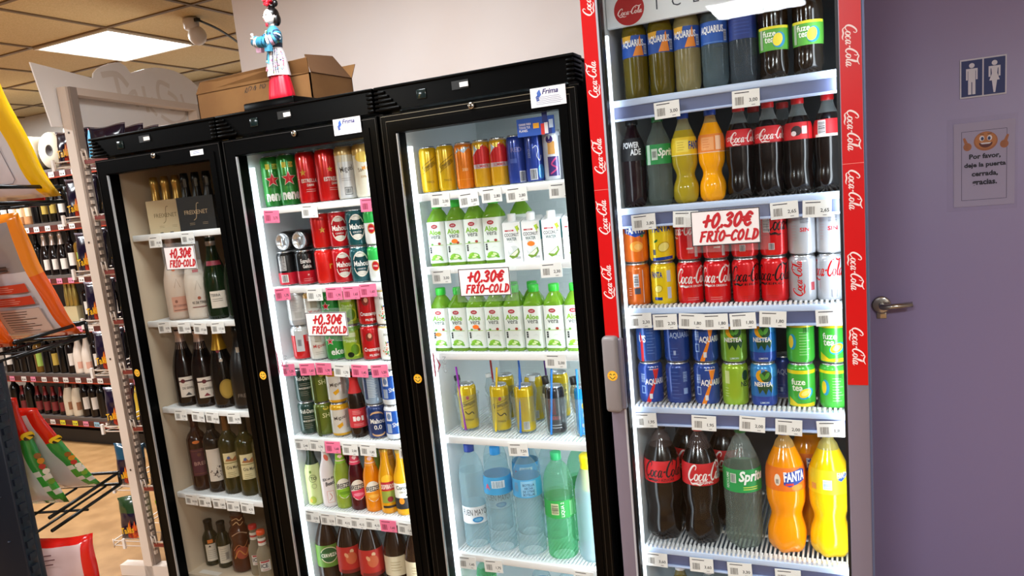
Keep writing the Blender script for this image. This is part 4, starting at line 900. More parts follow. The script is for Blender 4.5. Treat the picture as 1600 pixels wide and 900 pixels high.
def coconut(kind, sticker):
    def fn():
        r = root('drink_carton'); m = PAPER('eceeee'); b = MB(); w, d, h1, h2 = .0265, .024, .112, .124
        v = [(-w, -d, 0), (w, -d, 0), (w, d, 0), (-w, d, 0), (-w, -d, h1), (w, -d, h1), (w, d, h2), (-w, d, h2)]
        b.add(v, [(0, 3, 2, 1), (4, 5, 6, 7), (0, 1, 5, 4), (1, 2, 6, 5), (2, 3, 7, 6), (3, 0, 4, 7)], m)
        a = Art(PAPER); a.rect(-.020, .088, .006, .092, 'b8242c'); a.text('SPAR', -.005, .090, .003, 'f0e0e0', w=.012); a.text('COCONUT', -.001, .078, .0095, '2b3034', w=.042, bold=.04); a.text('WATER', -.002, .066, .009, '2f5a5a', w=.030, bold=.04); a.lines(-.002, .058, .02, 1, .004, 'a0b0b0', .0008)
        a.ell(.002, .030, .018, .017, 'd3d8d8', 18); a.poly([(-.014, .018), (.016, .040), (.019, .028), (.010, .014), (-.004, .010)], '6d8f2a'); a.poly([(-.010, .020), (.013, .036), (.014, .028), (.004, .018)], 'e6ead0'); a.ell(-.008, .036, .006, .008, 'f4f6f6', 12)
        for k in range(3): a.poly([(.010 + .004 * k, .100), (.020 + .002 * k, .104 - .006 * k), (.018, .082 + .004 * k)], ('a8cc2a', 'c8d83a', '8ab82a')[k])
        a.lines(.014, .014, .014, 2, .003, '4a4a4a', .001)
        if sticker: a.ell(-.002, .050, .011, .007, 'ff7a1c', 16)
        a.put(b, flat((0, -d, 0), (1, 0, 0), (0, 0, 1), (0, -1, 0)))
        a = Art(PAPER); a.rect(.0, .06, .048, .112, '2fb0bc'); a.lines(.024, .05, .03, 6, .006, '8aa0a0', .001); a.put(b, flat((w, -d, 0), (0, 1, 0), (0, 0, 1), (1, 0, 0)))
        b.build('carton', r); c = MB(); c.lathe([(.0125, .110), (.0125, .134), (.011, .137), (0, .137)], pr('f2f3f3', .35), 20); co = c.build('cap', r); co.location = (-.002, -.004, 0)
        return r
    reg(kind, fn, 'carton')
coconut('coconut', False); coconut('coconut_o', True)
# beer cooler bottles
LN = [(.024, 0), (.0285, .004), (.0290, .012), (.0290, .115), (.0275, .130), (.0225, .148), (.0165, .165), (.0140, .180), (.0130, .205), (.0142, .207), (.0142, .214), (.013, .216)]
def crown(c, H=.216): return ((( .0145, H - .006), (.0152, H - .003), (.0142, H + .002), (.012, H + .004), (0, H + .004)), 0, 0, pr(c, .3, .5))
def longneck(kind, body, lab, art, cap='d8d2c8', neck=None, prof=LN, glass=True):
    bottle(kind, prof, glossy(body) if isinstance(body, str) else body, crown(cap, prof[-1][1]), lab, art, name='beer_bottle', capname='crown_cap')
def neckband(c, c2): return lambda q: (q.rect(-.05, .160, .05, .202, c), q.rect(-.05, .168, .05, .171, c2), q.ell(.0, .184, .008, .007, c2, 12))
longneck('dark_redlabel', '180c08', (.035, .100, 'd0303a'), lambda q: (q.lines(0, .092, .036, 3, .005, 'f0a0a0', .0016), q.rect(-.018, .058, -.008, .074, 'f6e6e0'), q.ell(.0, .066, .007, .008, 'f6e6e0', 12), q.rect(.010, .058, .018, .074, 'f6e6e0'), q.lines(0, .048, .034, 2, .005, 'f0a0a0', .0016), q.rect(-.06, .150, .06, .204, 'd81a20')), 'b81018')
bottle('mojito', LN, lambda z: glossy('1c3020') if z > .150 else glossy('c3cf8f'), crown('cfd4c8'), None, lambda q: (q.ring(-.004, .100, .013, .0014, '3f4a24', 24), q.text('TO', -.002, .100, .012, '2f3a1c', w=.020, bold=.05), q.ell(-.010, .124, .004, .005, '5f7a2c', 10), q.ring(-.002, .072, .008, .001, '3f4a24', 16), q.ell(-.012, .022, .012, .014, '9aa83a', 14), q.ell(-.020, .020, .006, .008, 'c8a03a', 10)), name='beer_bottle', capname='crown_cap')
bottle('beach', LN, glossy('e8dcdc'), crown('cfc8c4'), None, lambda q: (q.text('SEX on the', -.002, .104, .009, '1a1414', w=.044, bold=.05, rot=.2, shear=.3), q.text('Beach', .004, .088, .014, '1a1414', w=.038, bold=.05, rot=.2, shear=.3), q.ell(.0, .176, .007, .012, 'd8604a', 12, .4), q.rect(-.012, .018, .012, .060, 'd89a8a'), q.rect(-.0105, .0195, .0105, .0585, 'e8dcdc'), q.line(smooth_path([(-.006, .026), (.004, .038), (-.002, .052)], 4), .002, 'c86a5a')), name='beer_bottle', capname='crown_cap')
def breez(c, dk, fruit):
    return lambda q: (q.ell(0, .074, .026, .036, 'f0e8d8', 24), q.poly([(-.026, .070), (.026, .078), (.022, .050), (.0, .038), (-.022, .050)], fruit), q.text('BREEZER', 0, .084, .017, '20181a', w=.052, bold=.06, rot=.06), q.ell(.0, .058, .018, .006, dk, 14), *neckband(fruit, 'f2c8c8')(q))
for kk, body, fruit, dk in (('green', '95a83a', '8fc02a', '6fa01c'), ('red', '4a0f16', 'e03a5c', 'f08aa0'), ('orange', 'e8860c', 'f09a1c', 'f6b84a')):
    longneck('breezer_' + kk, body, None, breez(body, dk, fruit), 'd8d2c8')
longneck('tequila_beer', 'e09a10', None, lambda q: (q.ell(0, .120, .020, .016, 'f0b41c', 16), q.rect(-.024, .082, .024, .112, 'b3202a'), q.text('DESPERADOS', 0, .096, .016, 'f0d8c8', w=.046, bold=.07), q.rect(-.024, .040, .024, .080, '8f9a3a'), q.ell(.004, .052, .010, .010, '8a1a1c', 14), q.rect(-.024, .022, .024, .030, '2a1a10')), 'c8a040')
longneck('corona', 'e2a418', (.024, .112, 'ece6d8'), lambda q: (q.text('Corona', -.002, .098, .014, '1c2430', w=.046, bold=.04), q.text('CERVEZA', 0, .082, .006, '6a5a3a', w=.030), q.rect(-.09, .024, .09, .062, '1c1c22'), q.ell(-.010, .052, .009, .011, 'e08a1c', 14), q.poly([(.004, .070), (.010, .076), (.016, .068), (.022, .074), (.018, .062)], '2a2a2a')), 'd8c070')
longneck('amber_plain', 'c98a10', None, neckband('d8901c', 'f0c060'), 'c8a040'); longneck('green_plain', '7f9a2a', None, neckband('8fc02a', 'c8e07a'), 'd8d2c8')
BIG = [(.036, 0), (.042, .005), (.043, .015), (.043, .165), (.040, .190), (.030, .222), (.020, .246), (.0155, .268), (.0150, .295), (.0165, .297), (.0165, .304), (.015, .306)]
def bigb(kind, lab, art): bottle(kind, BIG, glossy('2c1a10'), crown('d6c4a6', .306), lab, art, name='beer_bottle', capname='crown_cap')
bigb('litre_green', (.095, .175, '5f8a2c'), lambda q: (q.ell(0, .140, .032, .030, 'd8d8b0', 24), q.ell(0, .140, .029, .027, '2a5a2c', 24), q.rect(-.034, .128, .034, .150, '3a6a30'), q.text('CERVEZA', 0, .139, .013, 'eef0e0', w=.056, bold=.06)))
bigb('litre_red', (.085, .180, 'b8241c'), lambda q: (q.ell(.008, .165, .007, .007, 'e0b890', 12), q.ell(.004, .140, .020, .022, 'c8603a', 16), q.ell(-.012, .152, .006, .010, 'd89a70', 12, .5), q.rect(-.04, .085, .04, .098, '7a1410')))
bigb('litre_beige', (.090, .160, 'd8c8a8'), lambda q: q.lines(0, .14, .05, 4, .01, 'a8946a', .002))
# wine cooler
CH = [(.038, 0), (.044, .004), (.0445, .014), (.0445, .125), (.042, .150), (.034, .185), (.024, .215), (.0175, .245), (.0155, .272), (.0175, .275), (.0175, .285), (.0155, .289), (.0145, .302)]
BO = [(.034, 0), (.0375, .004), (.038, .012), (.038, .185), (.0365, .200), (.028, .218), (.018, .230), (.0145, .242), (.0140, .290), (.0155, .292), (.0155, .302), (.014, .304)]
def foilcap(c, z0=.205, top=.306):
    return (((.0285, z0), (.0250, z0 + .012), (.0185, z0 + .042), (.0162, z0 + .068), (.0182, z0 + .072), (.0182, z0 + .083), (.0162, z0 + .087), (.0152, top - .003), (.008, top), (0, top)), 0, 0, c)
def sleeve(c, z0, top=.305): return (((.0152, z0), (.0152, top - .014), (.0165, top - .012), (.0165, top - .002), (.012, top), (0, top)), 0, 0, c)
def wine(kind, prof, body, cap, lab, art=None): bottle(kind, prof, body, cap, lab, art, name='wine_bottle', capname='foil_capsule' if cap else 'cap', n=22)
wine('fizz_white_pink', CH, pr('cdb9a8', .35), foilcap(FOIL('c8a89a')), (.030, .085, 'd09a84', .052), lambda q: (q.ell(-.010, .068, .005, .006, '8a5a4a', 10), q.text('DE CODORN', .0, .052, .008, '6a3a34', w=.044), q.line([(-.022, .036), (.022, .036)], .002, '4a2420'), q.line([(-.010, .118), (.0, .150), (.010, .118)], .002, 'a8907c'), q.ell(-.004, .182, .006, .004, 'e0602a', 10)))
wine('fizz_white_gold', CH, pr('d8cabb', .35), foilcap(FOIL('b88a3a'), .200), None, lambda q: (q.line([(-.010, .108), (.0, .140), (.010, .108)], .002, 'b4a290'), q.rect(-.010, .170, .010, .180, 'b8283a'), q.text('RE DE TERRA', 0, .062, .009, '4a3a34', w=.052), q.ell(0, .078, .006, .006, 'a8543a', 10), q.line([(-.028, .046), (.028, .046)], .0024, '7a2a2a')))
wine('fizz_green_silver', CH, glossy('12210f'), foilcap(FOIL('9a8d86'), .190), (.040, .100, 'd2c5b6', .058), lambda q: (q.text('TERRA', -.010, .086, .010, '2a2422', w=.034, bold=.04), q.lines(-.004, .072, .036, 2, .007, '4a4440', .0016), q.poly([(-.028, .190), (.028, .190), (.024, .206), (-.026, .206)], '8a2434')))
wine('fizz_green_star', CH, glossy('101c10'), foilcap(FOIL('8a6a2a'), .200), (.040, .100, 'd2c5b6', .050), lambda q: (q.ell(0, .070, .010, .010, '3a3430', 10), q.text('A', .008, .086, .012, '2a2422')))
def demsec(dk):
    return lambda q: (q.rect(-.030, .094, .030, .099, '3a1820'), q.ell(-.004 if dk else -.014, .097, .008, .008, '5a1420', 12), q.text('DE SERRA', .002, .070, .009, '2a2422', w=.042, bold=.03), q.lines(0, .082, .02, 1, .005, '8a7a6a', .001), q.poly([(-.012, .042), (.0, .054), (.012, .042)], '7a2430' if dk else '3a3a3a'))
for kk, dk in (('a', 0), ('b', 1)): wine('fizz_dark_' + kk, CH, glossy('120a0a'), foilcap(FOIL('c4aa9f'), .198), (.036, .112, 'd8cbbd', .058), demsec(dk))
wine('fizz_dark_gold', CH, glossy('0e0a08'), foilcap(FOIL('b0831c'), .212), None, lambda q: (q.ell(.006, .070, .026, .036, '8a6c22', 24), q.ell(.006, .070, .020, .029, 'a07e2c', 20), q.ell(-.006, .214, .008, .012, '8a2430', 12), q.rect(-.006, .170, .006, .180, 'c8b8a8')))
wine('fizz_black', CH, pr('0a0808', .3), foilcap(FOIL('1a1614'), .20), None, lambda q: (q.text('FREIX', -.004, .050, .013, '6a5c50', w=.048), q.rect(-.012, .204, .012, .222, 'a08f7c')))
wine('rose', BO, glossy('2a0c08'), sleeve(FOIL('3a1a18'), .245), (.060, .165, '4a1428', .064), lambda q: (q.text('BREI', -.002, .108, .014, 'b08a80', w=.040), q.line([(-.03, .068), (.03, .068)], .0012, '8a5a3a'), q.line([(-.03, .158), (.03, .158)], .0012, '8a5a3a'), q.ell(0, .142, .007, .007, '6a3a2a', 10), q.ell(-.004, .192, .013, .006, 'd8742a', 12)))
def holes(q):
    r = random.Random(2)
    for i in range(44):
        a, d = r.uniform(0, 6.28), r.uniform(0, .026); q.ell(d * math.cos(a), .080 + d * math.sin(a), r.uniform(.001, .0034), r.uniform(.001, .0026), '2a1a1a', 7, r.uniform(0, 3))
wine('dark_white', BO, glossy('0e0a0c'), sleeve(FOIL('121012'), .235), (.045, .170, 'dacfc2', .066), holes)
for kk in ('a', 'b'): wine('white_wine_' + kk, BO, glossy('2b280b' if kk == 'a' else '302c09'), sleeve(FOIL('6b4a26') if kk == 'a' else FOIL('2a2414'), .235), (.065, .160, 'd8c99a', .056), lambda q: (q.poly([(-.022, .130), (-.006, .150), (.004, .134), (.022, .150), (.018, .126)], 'a86a3a'), q.ell(-.008, .142, .006, .006, '4a5a8a', 10), q.line([(-.028, .122), (.028, .122)], .003, '7a6a2a'), q.text('Cris Mar', .0, .104, .012, '3a3020', w=.040, bold=.03), q.lines(0, .084, .036, 3, .007, '9a8a5a', .0016)))
wine('white_wine_c', BO, glossy('2a260c'), sleeve(FOIL('2a2414'), .235), (.065, .160, 'd6cabc', .050), lambda q: q.lines(-.006, .14, .03, 6, .012, '7a4a5a', .003))
SM = [(.026, 0), (.0295, .003), (.030, .010), (.030, .105), (.0275, .118), (.0165, .138), (.0130, .150), (.0130, .172), (.0142, .174), (.0142, .182)]
for kk, st_ in (('a', True), ('b', False)): wine('mini_wine_' + kk, SM, glossy('23240f'), sleeve(FOIL('14120f'), .142, .184), (.022, .092, 'd3c8b6', .048), (lambda q: (q.rect(-.012, .096, .008, .110, 'e07a2a'), q.poly([(-.012, .080), (-.006, .088), (.0, .080)], '2a2622'), q.lines(0, .066, .034, 5, .008, '8a8070', .0014))) if st_ else (lambda q: (q.lines(-.004, .080, .024, 6, .009, '8a8070', .0014), q.barcode(.008, .05, .014, .03))))
JUG = [(.034, 0), (.041, .005), (.043, .020), (.042, .060), (.037, .095), (.033, .115), (.036, .135), (.040, .150), (.034, .168), (.026, .180), (.030, .195), (.024, .208), (.026, .218), (.022, .226)]
wine('sangria', JUG, glossy('4a1c0a'), (.0235, .220, .238, pr('3a1c10', .4)), None, lambda q: (q.ell(0, .080, .026, .024, '9a3a20', 16), q.line(smooth_path([(-.03, .06), (-.01, .09), (.012, .07), (.03, .1)], 5), .004, 'c8823a'), q.line(smooth_path([(-.03, .09), (-.01, .11), (.01, .1), (.03, .12)], 5), .003, 'b86a3a'), q.line(smooth_path([(-.02, .190), (-.004, .200), (.006, .186), (.02, .196)], 5), .003, 'c8a070'), q.line(smooth_path([(-.022, .206), (-.004, .214), (.006, .204), (.02, .210)], 5), .003, 'c8a070'), q.line(smooth_path([(-.03, .150), (0, .162), (.03, .15)], 5), .003, 'b89070')))
ICE = [(.024, 0), (.027, .004), (.0275, .010), (.0275, .095), (.0245, .112), (.0165, .128), (.0135, .142), (.0132, .176), (.0145, .178), (.0145, .188)]
for kk, c in (('a', 'b82420'), ('b', 'd0481c')): wine('ice_' + kk, ICE, clear('b9ac94', .40, .1, 'd8ccb4'), (.0158, .180, .196, pr(c, .35)), (.045, .085, 'd8d2ca', .040), lambda q: (q.text('ICE', -.004, .066, .016, '2a2a34', w=.026, bold=.06), q.rect(-.016, .078, .016, .084, 'b03030'), q.text('VODKA', 0, .050, .006, 'b03030', w=.024), q.rect(-.02, .140, .02, .168, 'd8d0c4'), q.rect(-.02, .150, .02, .158, 'b8403a')))
wine('lemon_vodka', ICE, clear('b9b098', .40, .1, 'd8d0b8'), (.0158, .180, .196, pr('d8c8a8', .35)), (.045, .085, 'd8d2ca', .040), lambda q: (q.ell(.0, .030, .012, .012, 'e0b82a', 14), q.text('ICE', 0, .066, .014, '2a2a34', w=.024)))
MINI = [(.015, 0), (.0165, .003), (.0165, .062), (.013, .074), (.0085, .084), (.0080, .098)]
bottle('mini_clear', MINI, clear('cfd6d8', .22, .06, 'e4ecee'), (.0095, .090, .106, pr('26262a', .35)), (.022, .054, 'd9c9a4', .026), name='mini_bottle')
bottle('mini_bulb', [(.017, 0), (.019, .004), (.0175, .03), (.0125, .05), (.019, .068), (.019, .082), (.012, .098), (.0085, .108), (.0085, .116)], clear('cfd6d8', .22, .06, 'e4ecee'), (.0095, .110, .122, pr('d8dcdc', .35)), name='mini_bottle')
bottle('mini_plain', MINI, clear('cfd6d8', .22, .06, 'e4ecee'), (.0095, .090, .106, pr('d4d8d8', .35)), name='mini_bottle')
bottle('mini_label', MINI, clear('6a6a60', .35, .06, 'c0c0b4'), (.0105, .084, .108, pr('141416', .35)), (.018, .058, 'e4dcc8'), lambda q: (q.text('OVC', 0, .042, .010, '26242a', w=.026, bold=.05), q.lines(0, .028, .024, 2, .005, '6a665e', .001)), name='mini_bottle')
bottle('mini_cream', MINI, clear('cfc8a4', .45, .06, 'e0dcc0'), (.0105, .084, .108, pr('1a1a1c', .35)), (.016, .060, 'e0d8b8'), name='mini_bottle')
def cup():
    r = root('plastic_cup'); CL = clear('dfe6e8', .02, .05, 'f8fbfb', .35)
    MB().lathe([(.026, .0012), (.0290, 0), (.0305, .002), (.0385, .112), (.0402, .114), (.0402, .1165), (.0385, .117), (.0295, .003), (0, .003)], CL, 28).build('cup_body', r)
    return r
reg('cup', cup, 'cup')
def straw(c):
    def fn():
        b = MB(); b.tube([(0, 0, 0), (0, 0, .20)], .0031, pr(c, .35), 10, False); b.tube([(0, 0, .2), (0, 0, 0)], .0024, pr(c, .35), 10, False)
        for i in range(4): b.lathe([(.0031, .165 + i * .004), (.0037, .167 + i * .004), (.0031, .169 + i * .004)], pr(c, .35), 10)
        return b.build('drinking_straw')
    return fn
for c, h in (('purple', '8f1fa6'), ('red', 'b3202a'), ('yellow', 'ecc81c'), ('blue', '1f6ad0'), ('violet', '5a2a86'), ('sky', '1f86e0')): reg('straw_' + c, straw(h), 'straw')

# ------------------------------------------------------------------ stocking the coolers
E4 = .0075      # the shelf rail teeth of the red-striped cooler stand this high; goods sit behind them on the slats
RC = ' red-striped cooler'
# red-striped cooler, top shelf
z = 1.742; g = 'sports drink and iced tea bottles on the top shelf'
for k, x, t in (('sport_amber', -.483, 'amber sports drink bottle nearest the door handle on the top shelf of' + RC), ('sport_amber', -.417, 'amber sports drink bottle second from the handle end, top shelf of' + RC),
                ('sport_pale', -.352, 'cloudy pale sports drink bottle on top shelf of' + RC), ('sport_clear', -.286, 'clear sports drink bottle with bright blue white-lettered label on top shelf'),
                ('sport_navy', -.220, 'clear bottle with plain navy sleeve beside the iced tea, top shelf'), ('tea_s', -.150, 'dark iced tea bottle with green label beside the navy-sleeved bottle'), ('tea_s', -.075, 'dark iced tea bottle with green label at the hinge end of top shelf')):
    put(k, x, .135, z, t, g)
z = 1.471; g = 'half litre bottles on the second shelf'
for k, x, t in (('sport_dark', -.505, 'dark maroon sports drink bottle with black label and white lettering'), ('lime_s', -.438, 'small clear lemon-lime bottle with green label and green cap'), ('lemon_s', -.373, 'small yellow lemon drink bottle with yellow label and pinched waist'),
                ('orange_s', -.306, 'small bright orange drink bottle with orange label and pinched waist'), ('cola_s', -.238, 'small cola bottle with red label next to the orange bottle'), ('cola_s', -.170, 'small cola bottle with red label, second along from the orange bottle'),
                ('cola_s2', -.103, 'small cola bottle whose red label shows a black ball print'), ('cola_s3', -.038, 'small cola bottle with barcode on its red label by the door hinge')):
    put(k, x, .135, z, t, g)
for x, t in ((-.212, 'red capped cola bottle standing in the row behind, by the orange drink side'), (-.143, 'red capped cola bottle in the row behind, by the hinge side')): put('cola_s', x, .225, z, t, g)
def stack(z, y, items, H=.115):
    """items: (kind low, kind high, x, words)"""
    for lo, hi, x, wlo, whi, grp in items:
        if lo: put(lo, x, y, z, wlo, grp)
        if hi: put(hi, x + .001, y, z + H + .0004, whi, grp)
g = 'stacked cans on the third shelf'
S3 = ' in the stack '
stack(1.209, .122, [
    ('fruit_orange_b', 'fruit_orange', -.513, 'orange can with barcode side showing, bottom of the stack by the handle', 'orange can with white and blue lettering atop the stack by the handle', g),
    ('fruit_yellow_b', 'fruit_yellow', -.443, 'yellow can turned sideways below another yellow can', 'yellow can with blue lettering and lemon print atop the yellow stack', g),
    ('cola_red', 'cola_red_up', -.374, 'red cola can with white script under the price notice, beside yellow cans', 'red cola can partly behind price notice, beside the yellow stack', g),
    ('cola_red_b', 'cola_red_up', -.306, 'red cola can with white script, second along from the yellow cans', 'red cola can behind the middle of the price notice', g),
    ('cola_zero', 'cola_zero_up', -.236, 'red can with full black script below the price notice edge', 'red can with barcode showing under the price notice edge', g),
    ('cola_zero_b', 'cola_zero_up', -.167, 'red can with black script beside the bottom silver cola can', 'red can with black script end beside the top silver cola can', g),
    ('cola_silver', 'cola_silver_up', -.102, 'silver cola can with upright red script at bottom of its stack', 'silver cola can with barcode and red line above the upright script can', g),
    ('cola_silver_b', 'cola_silver_up', -.040, 'silver cola can with slanted red script at the hinge end', 'silver cola can with barcode atop the stack at the hinge end', g)])
g = 'stacked cans on the fourth shelf'
stack(.940, .122, [
    ('aqua_red', 'aqua_red_b', -.495, 'blue sports drink can with red stripe at bottom beside the handle', 'blue sports drink can with red corner atop the stack beside the handle', g),
    ('aqua_blue_b', 'aqua_blue', -.420, 'plain navy sports drink can with small print at stack bottom', 'plain navy sports drink can with pale lettering at stack top', g),
    ('aqua_orange', 'aqua_orange', -.346, 'blue sports drink can with orange stripe at bottom of its stack', 'blue sports drink can with orange stripe at top of its stack', g),
    ('tea_green_b', 'tea_green', -.274, 'lime green iced tea can turned sideways at stack bottom', 'green iced tea can with leaf emblem atop the lime green can', g),
    ('tea_blue', 'tea_blue', -.203, 'blue iced tea can with yellow lemon emblem at stack bottom', 'blue iced tea can with yellow lemon emblem at stack top', g),
    ('fuze', 'fuze_b', -.114, 'bright green iced tea can with big lemon, bottom next to blue cans', 'bright green iced tea can half turned, above the big lemon can', g),
    ('fuze_b', 'fuze', -.040, 'bright green iced tea can with back print, bottom by the hinge', 'bright green iced tea can with lemon, top of stack by the hinge', g)])
for k, (x, y) in enumerate(((-.160, .200),)):
    put('aqua_blue', x, y, .940, 'navy can in the gap behind the blue and green iced tea cans', g)
z = .536; g = 'large soft drink bottles on the fifth shelf'
for k, x, t in (('cola_zero_l', -.487, 'large cola bottle with black script on red label nearest the handle'), ('cola_l', -.382, 'large cola bottle with white script on red label'), ('lime_l', -.272, 'large clear lemon-lime bottle with green label'), ('orange_l', -.163, 'large orange drink bottle with orange and blue label'), ('lemon_l', -.058, 'large yellow lemon drink bottle with yellow label by the hinge')):
    put(k, x, .150, z, t, g)
for k, x, y, t in (('cola_l', -.432, .258, 'large cola bottle in the row behind the two front cola bottles'), ('cola_l', -.330, .262, 'large cola bottle behind the gap beside the lemon-lime bottle'), ('orange_l', -.112, .262, 'large orange drink bottle behind the gap between orange and yellow bottles')):
    put(k, x, y, z, t, g)
# tops of bottles just seen below the fifth shelf
for k, x, t in (('sport_amber', -.455, 'sports drink bottle under the fifth shelf, nearest the handle'), ('sport_clear', -.375, 'clear sports drink bottle under the fifth shelf'), ('sport_navy', -.300, 'navy sleeved bottle under the fifth shelf')):
    put(k, x, .15, .205, t, 'bottles on the cooler floor below the fifth shelf')

# water cooler
WC = ' water cooler'
z = 1.560; g = 'slim cans on the top shelf'
for k, x, t in (('slim_yellow', -1.112, 'slim yellow tonic can at the edge of the top shelf of' + WC), ('slim_yellow', -1.054, 'slim yellow tonic can next to the slim orange can'), ('slim_orange', -.994, 'slim orange can with pale blue top between yellow and red cans'),
                ('slim_mix', -.938, 'slim red and yellow can next to the slim orange can'), ('slim_mix', -.884, 'slim red and yellow can next to the slim blue cans'), ('slim_blue', -.830, 'slim blue can with lilac lettering beside the red and yellow can'),
                ('slim_blue2', -.776, 'slim blue can with white swirl beside the silver can'), ('slim_silver', -.722, 'slim silver can with purple and copper print'), ('slim_black', -.667, 'slim dark can with silver panel at the hinge end of top shelf')):
    put(k, x, .118, z, t, g)
z = 1.345; ga = 'green aloe drink bottles'
for k, x, t in (('aloe', -1.103, 'green aloe bottle at the outer end of the upper aloe row'), ('aloe_o1', -1.041, 'green aloe bottle with orange sticker in the upper aloe row'), ('aloe', -.980, 'green aloe bottle without sticker between upper stickered one and coconut end'), ('aloe', -.919, 'green aloe bottle next to the coconut water cartons')):
    put(k, x, .122, z, t, ga, rot=0)
for x, t in ((-.950, 'green aloe bottle behind the upper row, its cap between two front caps'), (-.862, 'green aloe bottle standing behind the first coconut carton')): put('aloe_back', x, .190, z, t, ga, rot=0)
g = 'white coconut water cartons'
for k, x, t in (('coconut', -.860, 'white coconut water carton next to the aloe bottles'), ('coconut_o', -.802, 'white coconut water carton with orange sticker'), ('coconut', -.741, 'white coconut water carton beyond the stickered carton'), ('coconut', -.681, 'white coconut water carton cut off by the door frame')):
    put(k, x, .120, z, t, g, rot=.12)
put('coconut', -.830, .185, z, 'white coconut water carton behind the two front cartons', g, rot=.12)
z = 1.086
for k, x, t in (('aloe_o2', -1.122, 'green aloe bottle with low orange sticker at the outer end, lower row'), ('aloe_o1', -1.062, 'green aloe bottle with orange sticker, second in the lower row'), ('aloe_o3', -1.001, 'green aloe bottle with orange sticker, third in the lower row'), ('aloe', -.941, 'green aloe bottle under the price notice, next after the stickered ones'),
                ('aloe', -.880, 'green aloe bottle in the lower row just past the price notice'), ('aloe', -.817, 'green aloe bottle in the lower row before a raised cap behind'), ('aloe', -.755, 'green aloe bottle last but one at the hinge end, lower row'), ('aloe', -.693, 'green aloe bottle at the hinge end of the lower row')):
    put(k, x, .122, z, t, ga, rot=0)
for x, t in ((-.912, 'green aloe bottle behind the lower row beside the price notice'), (-.850, 'green aloe bottle behind the lower row past the price notice')): put('aloe_back', x, .192, z, t, ga, rot=0)
z = .823; gc = 'clear plastic cups with ready-to-mix drinks'; gk = 'cans standing in the plastic cups'; gm = 'miniature spirit bottles in the plastic cups'; gs = 'drinking straws in the plastic cups'
SETS = [(-1.086, .150, 'mid_yellow', .012, 'mini_clear', -.020, .010, 'straw_purple', 'purple', 'yellow'), (-.975, .150, 'mid_yellow', .006, 'mini_bulb', -.018, .018, 'straw_yellow', 'yellow', 'yellow'), (-.893, .150, 'mid_yellow_b', .0, 'mini_plain', .016, .020, 'straw_blue', 'deep blue', 'yellow'),
        (-.795, .150, 'mid_dark', .004, 'mini_label', -.012, .004, 'straw_sky', 'sky blue', 'dark'), (-.703, .150, 'mid_blue', .004, 'mini_cream', -.016, .006, 'straw_sky', 'bright blue', 'blue')]
for i, (x, y, kc, dx, km, mx, my, ks, cn, col) in enumerate(SETS):
    put('cup', x, y, z, f'clear plastic cup holding {col} can and {cn} straw', gc)
    put(kc, x + .003, y - .001, z + .0036, f'{col} drink can standing in the cup with {cn} straw', gk)
    put(km, x + mx - .010, y + .030, z + .058 if km != 'mini_bulb' else z + .05, f'miniature spirit bottle tucked in the cup with {cn} straw', gm, tilt=(-.10, -.12 if mx < 0 else .14))
    o = put(ks, x + (-.006 if i else .002), y - .031, z + .006, f'{cn} drinking straw in the cup with {col} can', gs, rot=0, tilt=(-.04 if i < 3 else .02, (-.08, .10, .06, .10, .02)[i]))
for i, (x, y, kc, ks, cn) in enumerate(((-1.005, .262, 'mid_yellow', 'straw_red', 'dark red'), (-.905, .258, 'mid_yellow_b', 'straw_blue', 'royal blue'), (-.835, .30, 'mid_yellow', 'straw_violet', 'violet'))):
    put('cup', x, y, z, f'clear plastic cup in the rear row with {cn} straw', gc)
    put(kc, x + .003, y, z + .0036, f'yellow can in the rear cup with {cn} straw', gk)
    put(ks, x - .034, y - .004, z + .006, f'{cn} drinking straw in a rear row cup', gs, rot=0, tilt=(0, -.03))
z = .440; g = 'bottled water on the fifth shelf'
for k, x, t in (('water_tall', -1.094, 'clear water bottle with dark blue cap and white lettered label'), ('water_blue', -1.004, 'water bottle with light blue cap whose blue label shows a barcode'), ('water_blue_b', -.905, 'water bottle with light blue cap whose blue label has lettering'), ('water_green', -.803, 'pale green water bottle with mint green cap and green label'), ('water_cone', -.706, 'frosted clear bottle with tall yellow cap by the hinge')):
    put(k, x, .142, z, t, g)
for k, x, y, t in (('water_tall', -1.066, .262, 'dark blue capped water bottle behind the first two front bottles'), ('water_tall', -.868, .252, 'dark blue capped water bottle behind, beside the mint green cap'), ('water_green', -.770, .262, 'pale green water bottle standing behind the front green one'), ('water_blue', -.958, .262, 'light blue labelled water bottle in the row behind')):
    put(k, x, y, z, t, g)
for k, x, t in (('water_small_g', -1.080, 'small green capped water bottle under the fifth shelf'), ('water_small_b', -.888, 'small light blue capped water bottle under the fifth shelf'), ('water_small', -.800, 'small navy capped water bottle under the fifth shelf')):
    put(k, x, .145, .2075, t, 'small water bottles on the cooler floor')

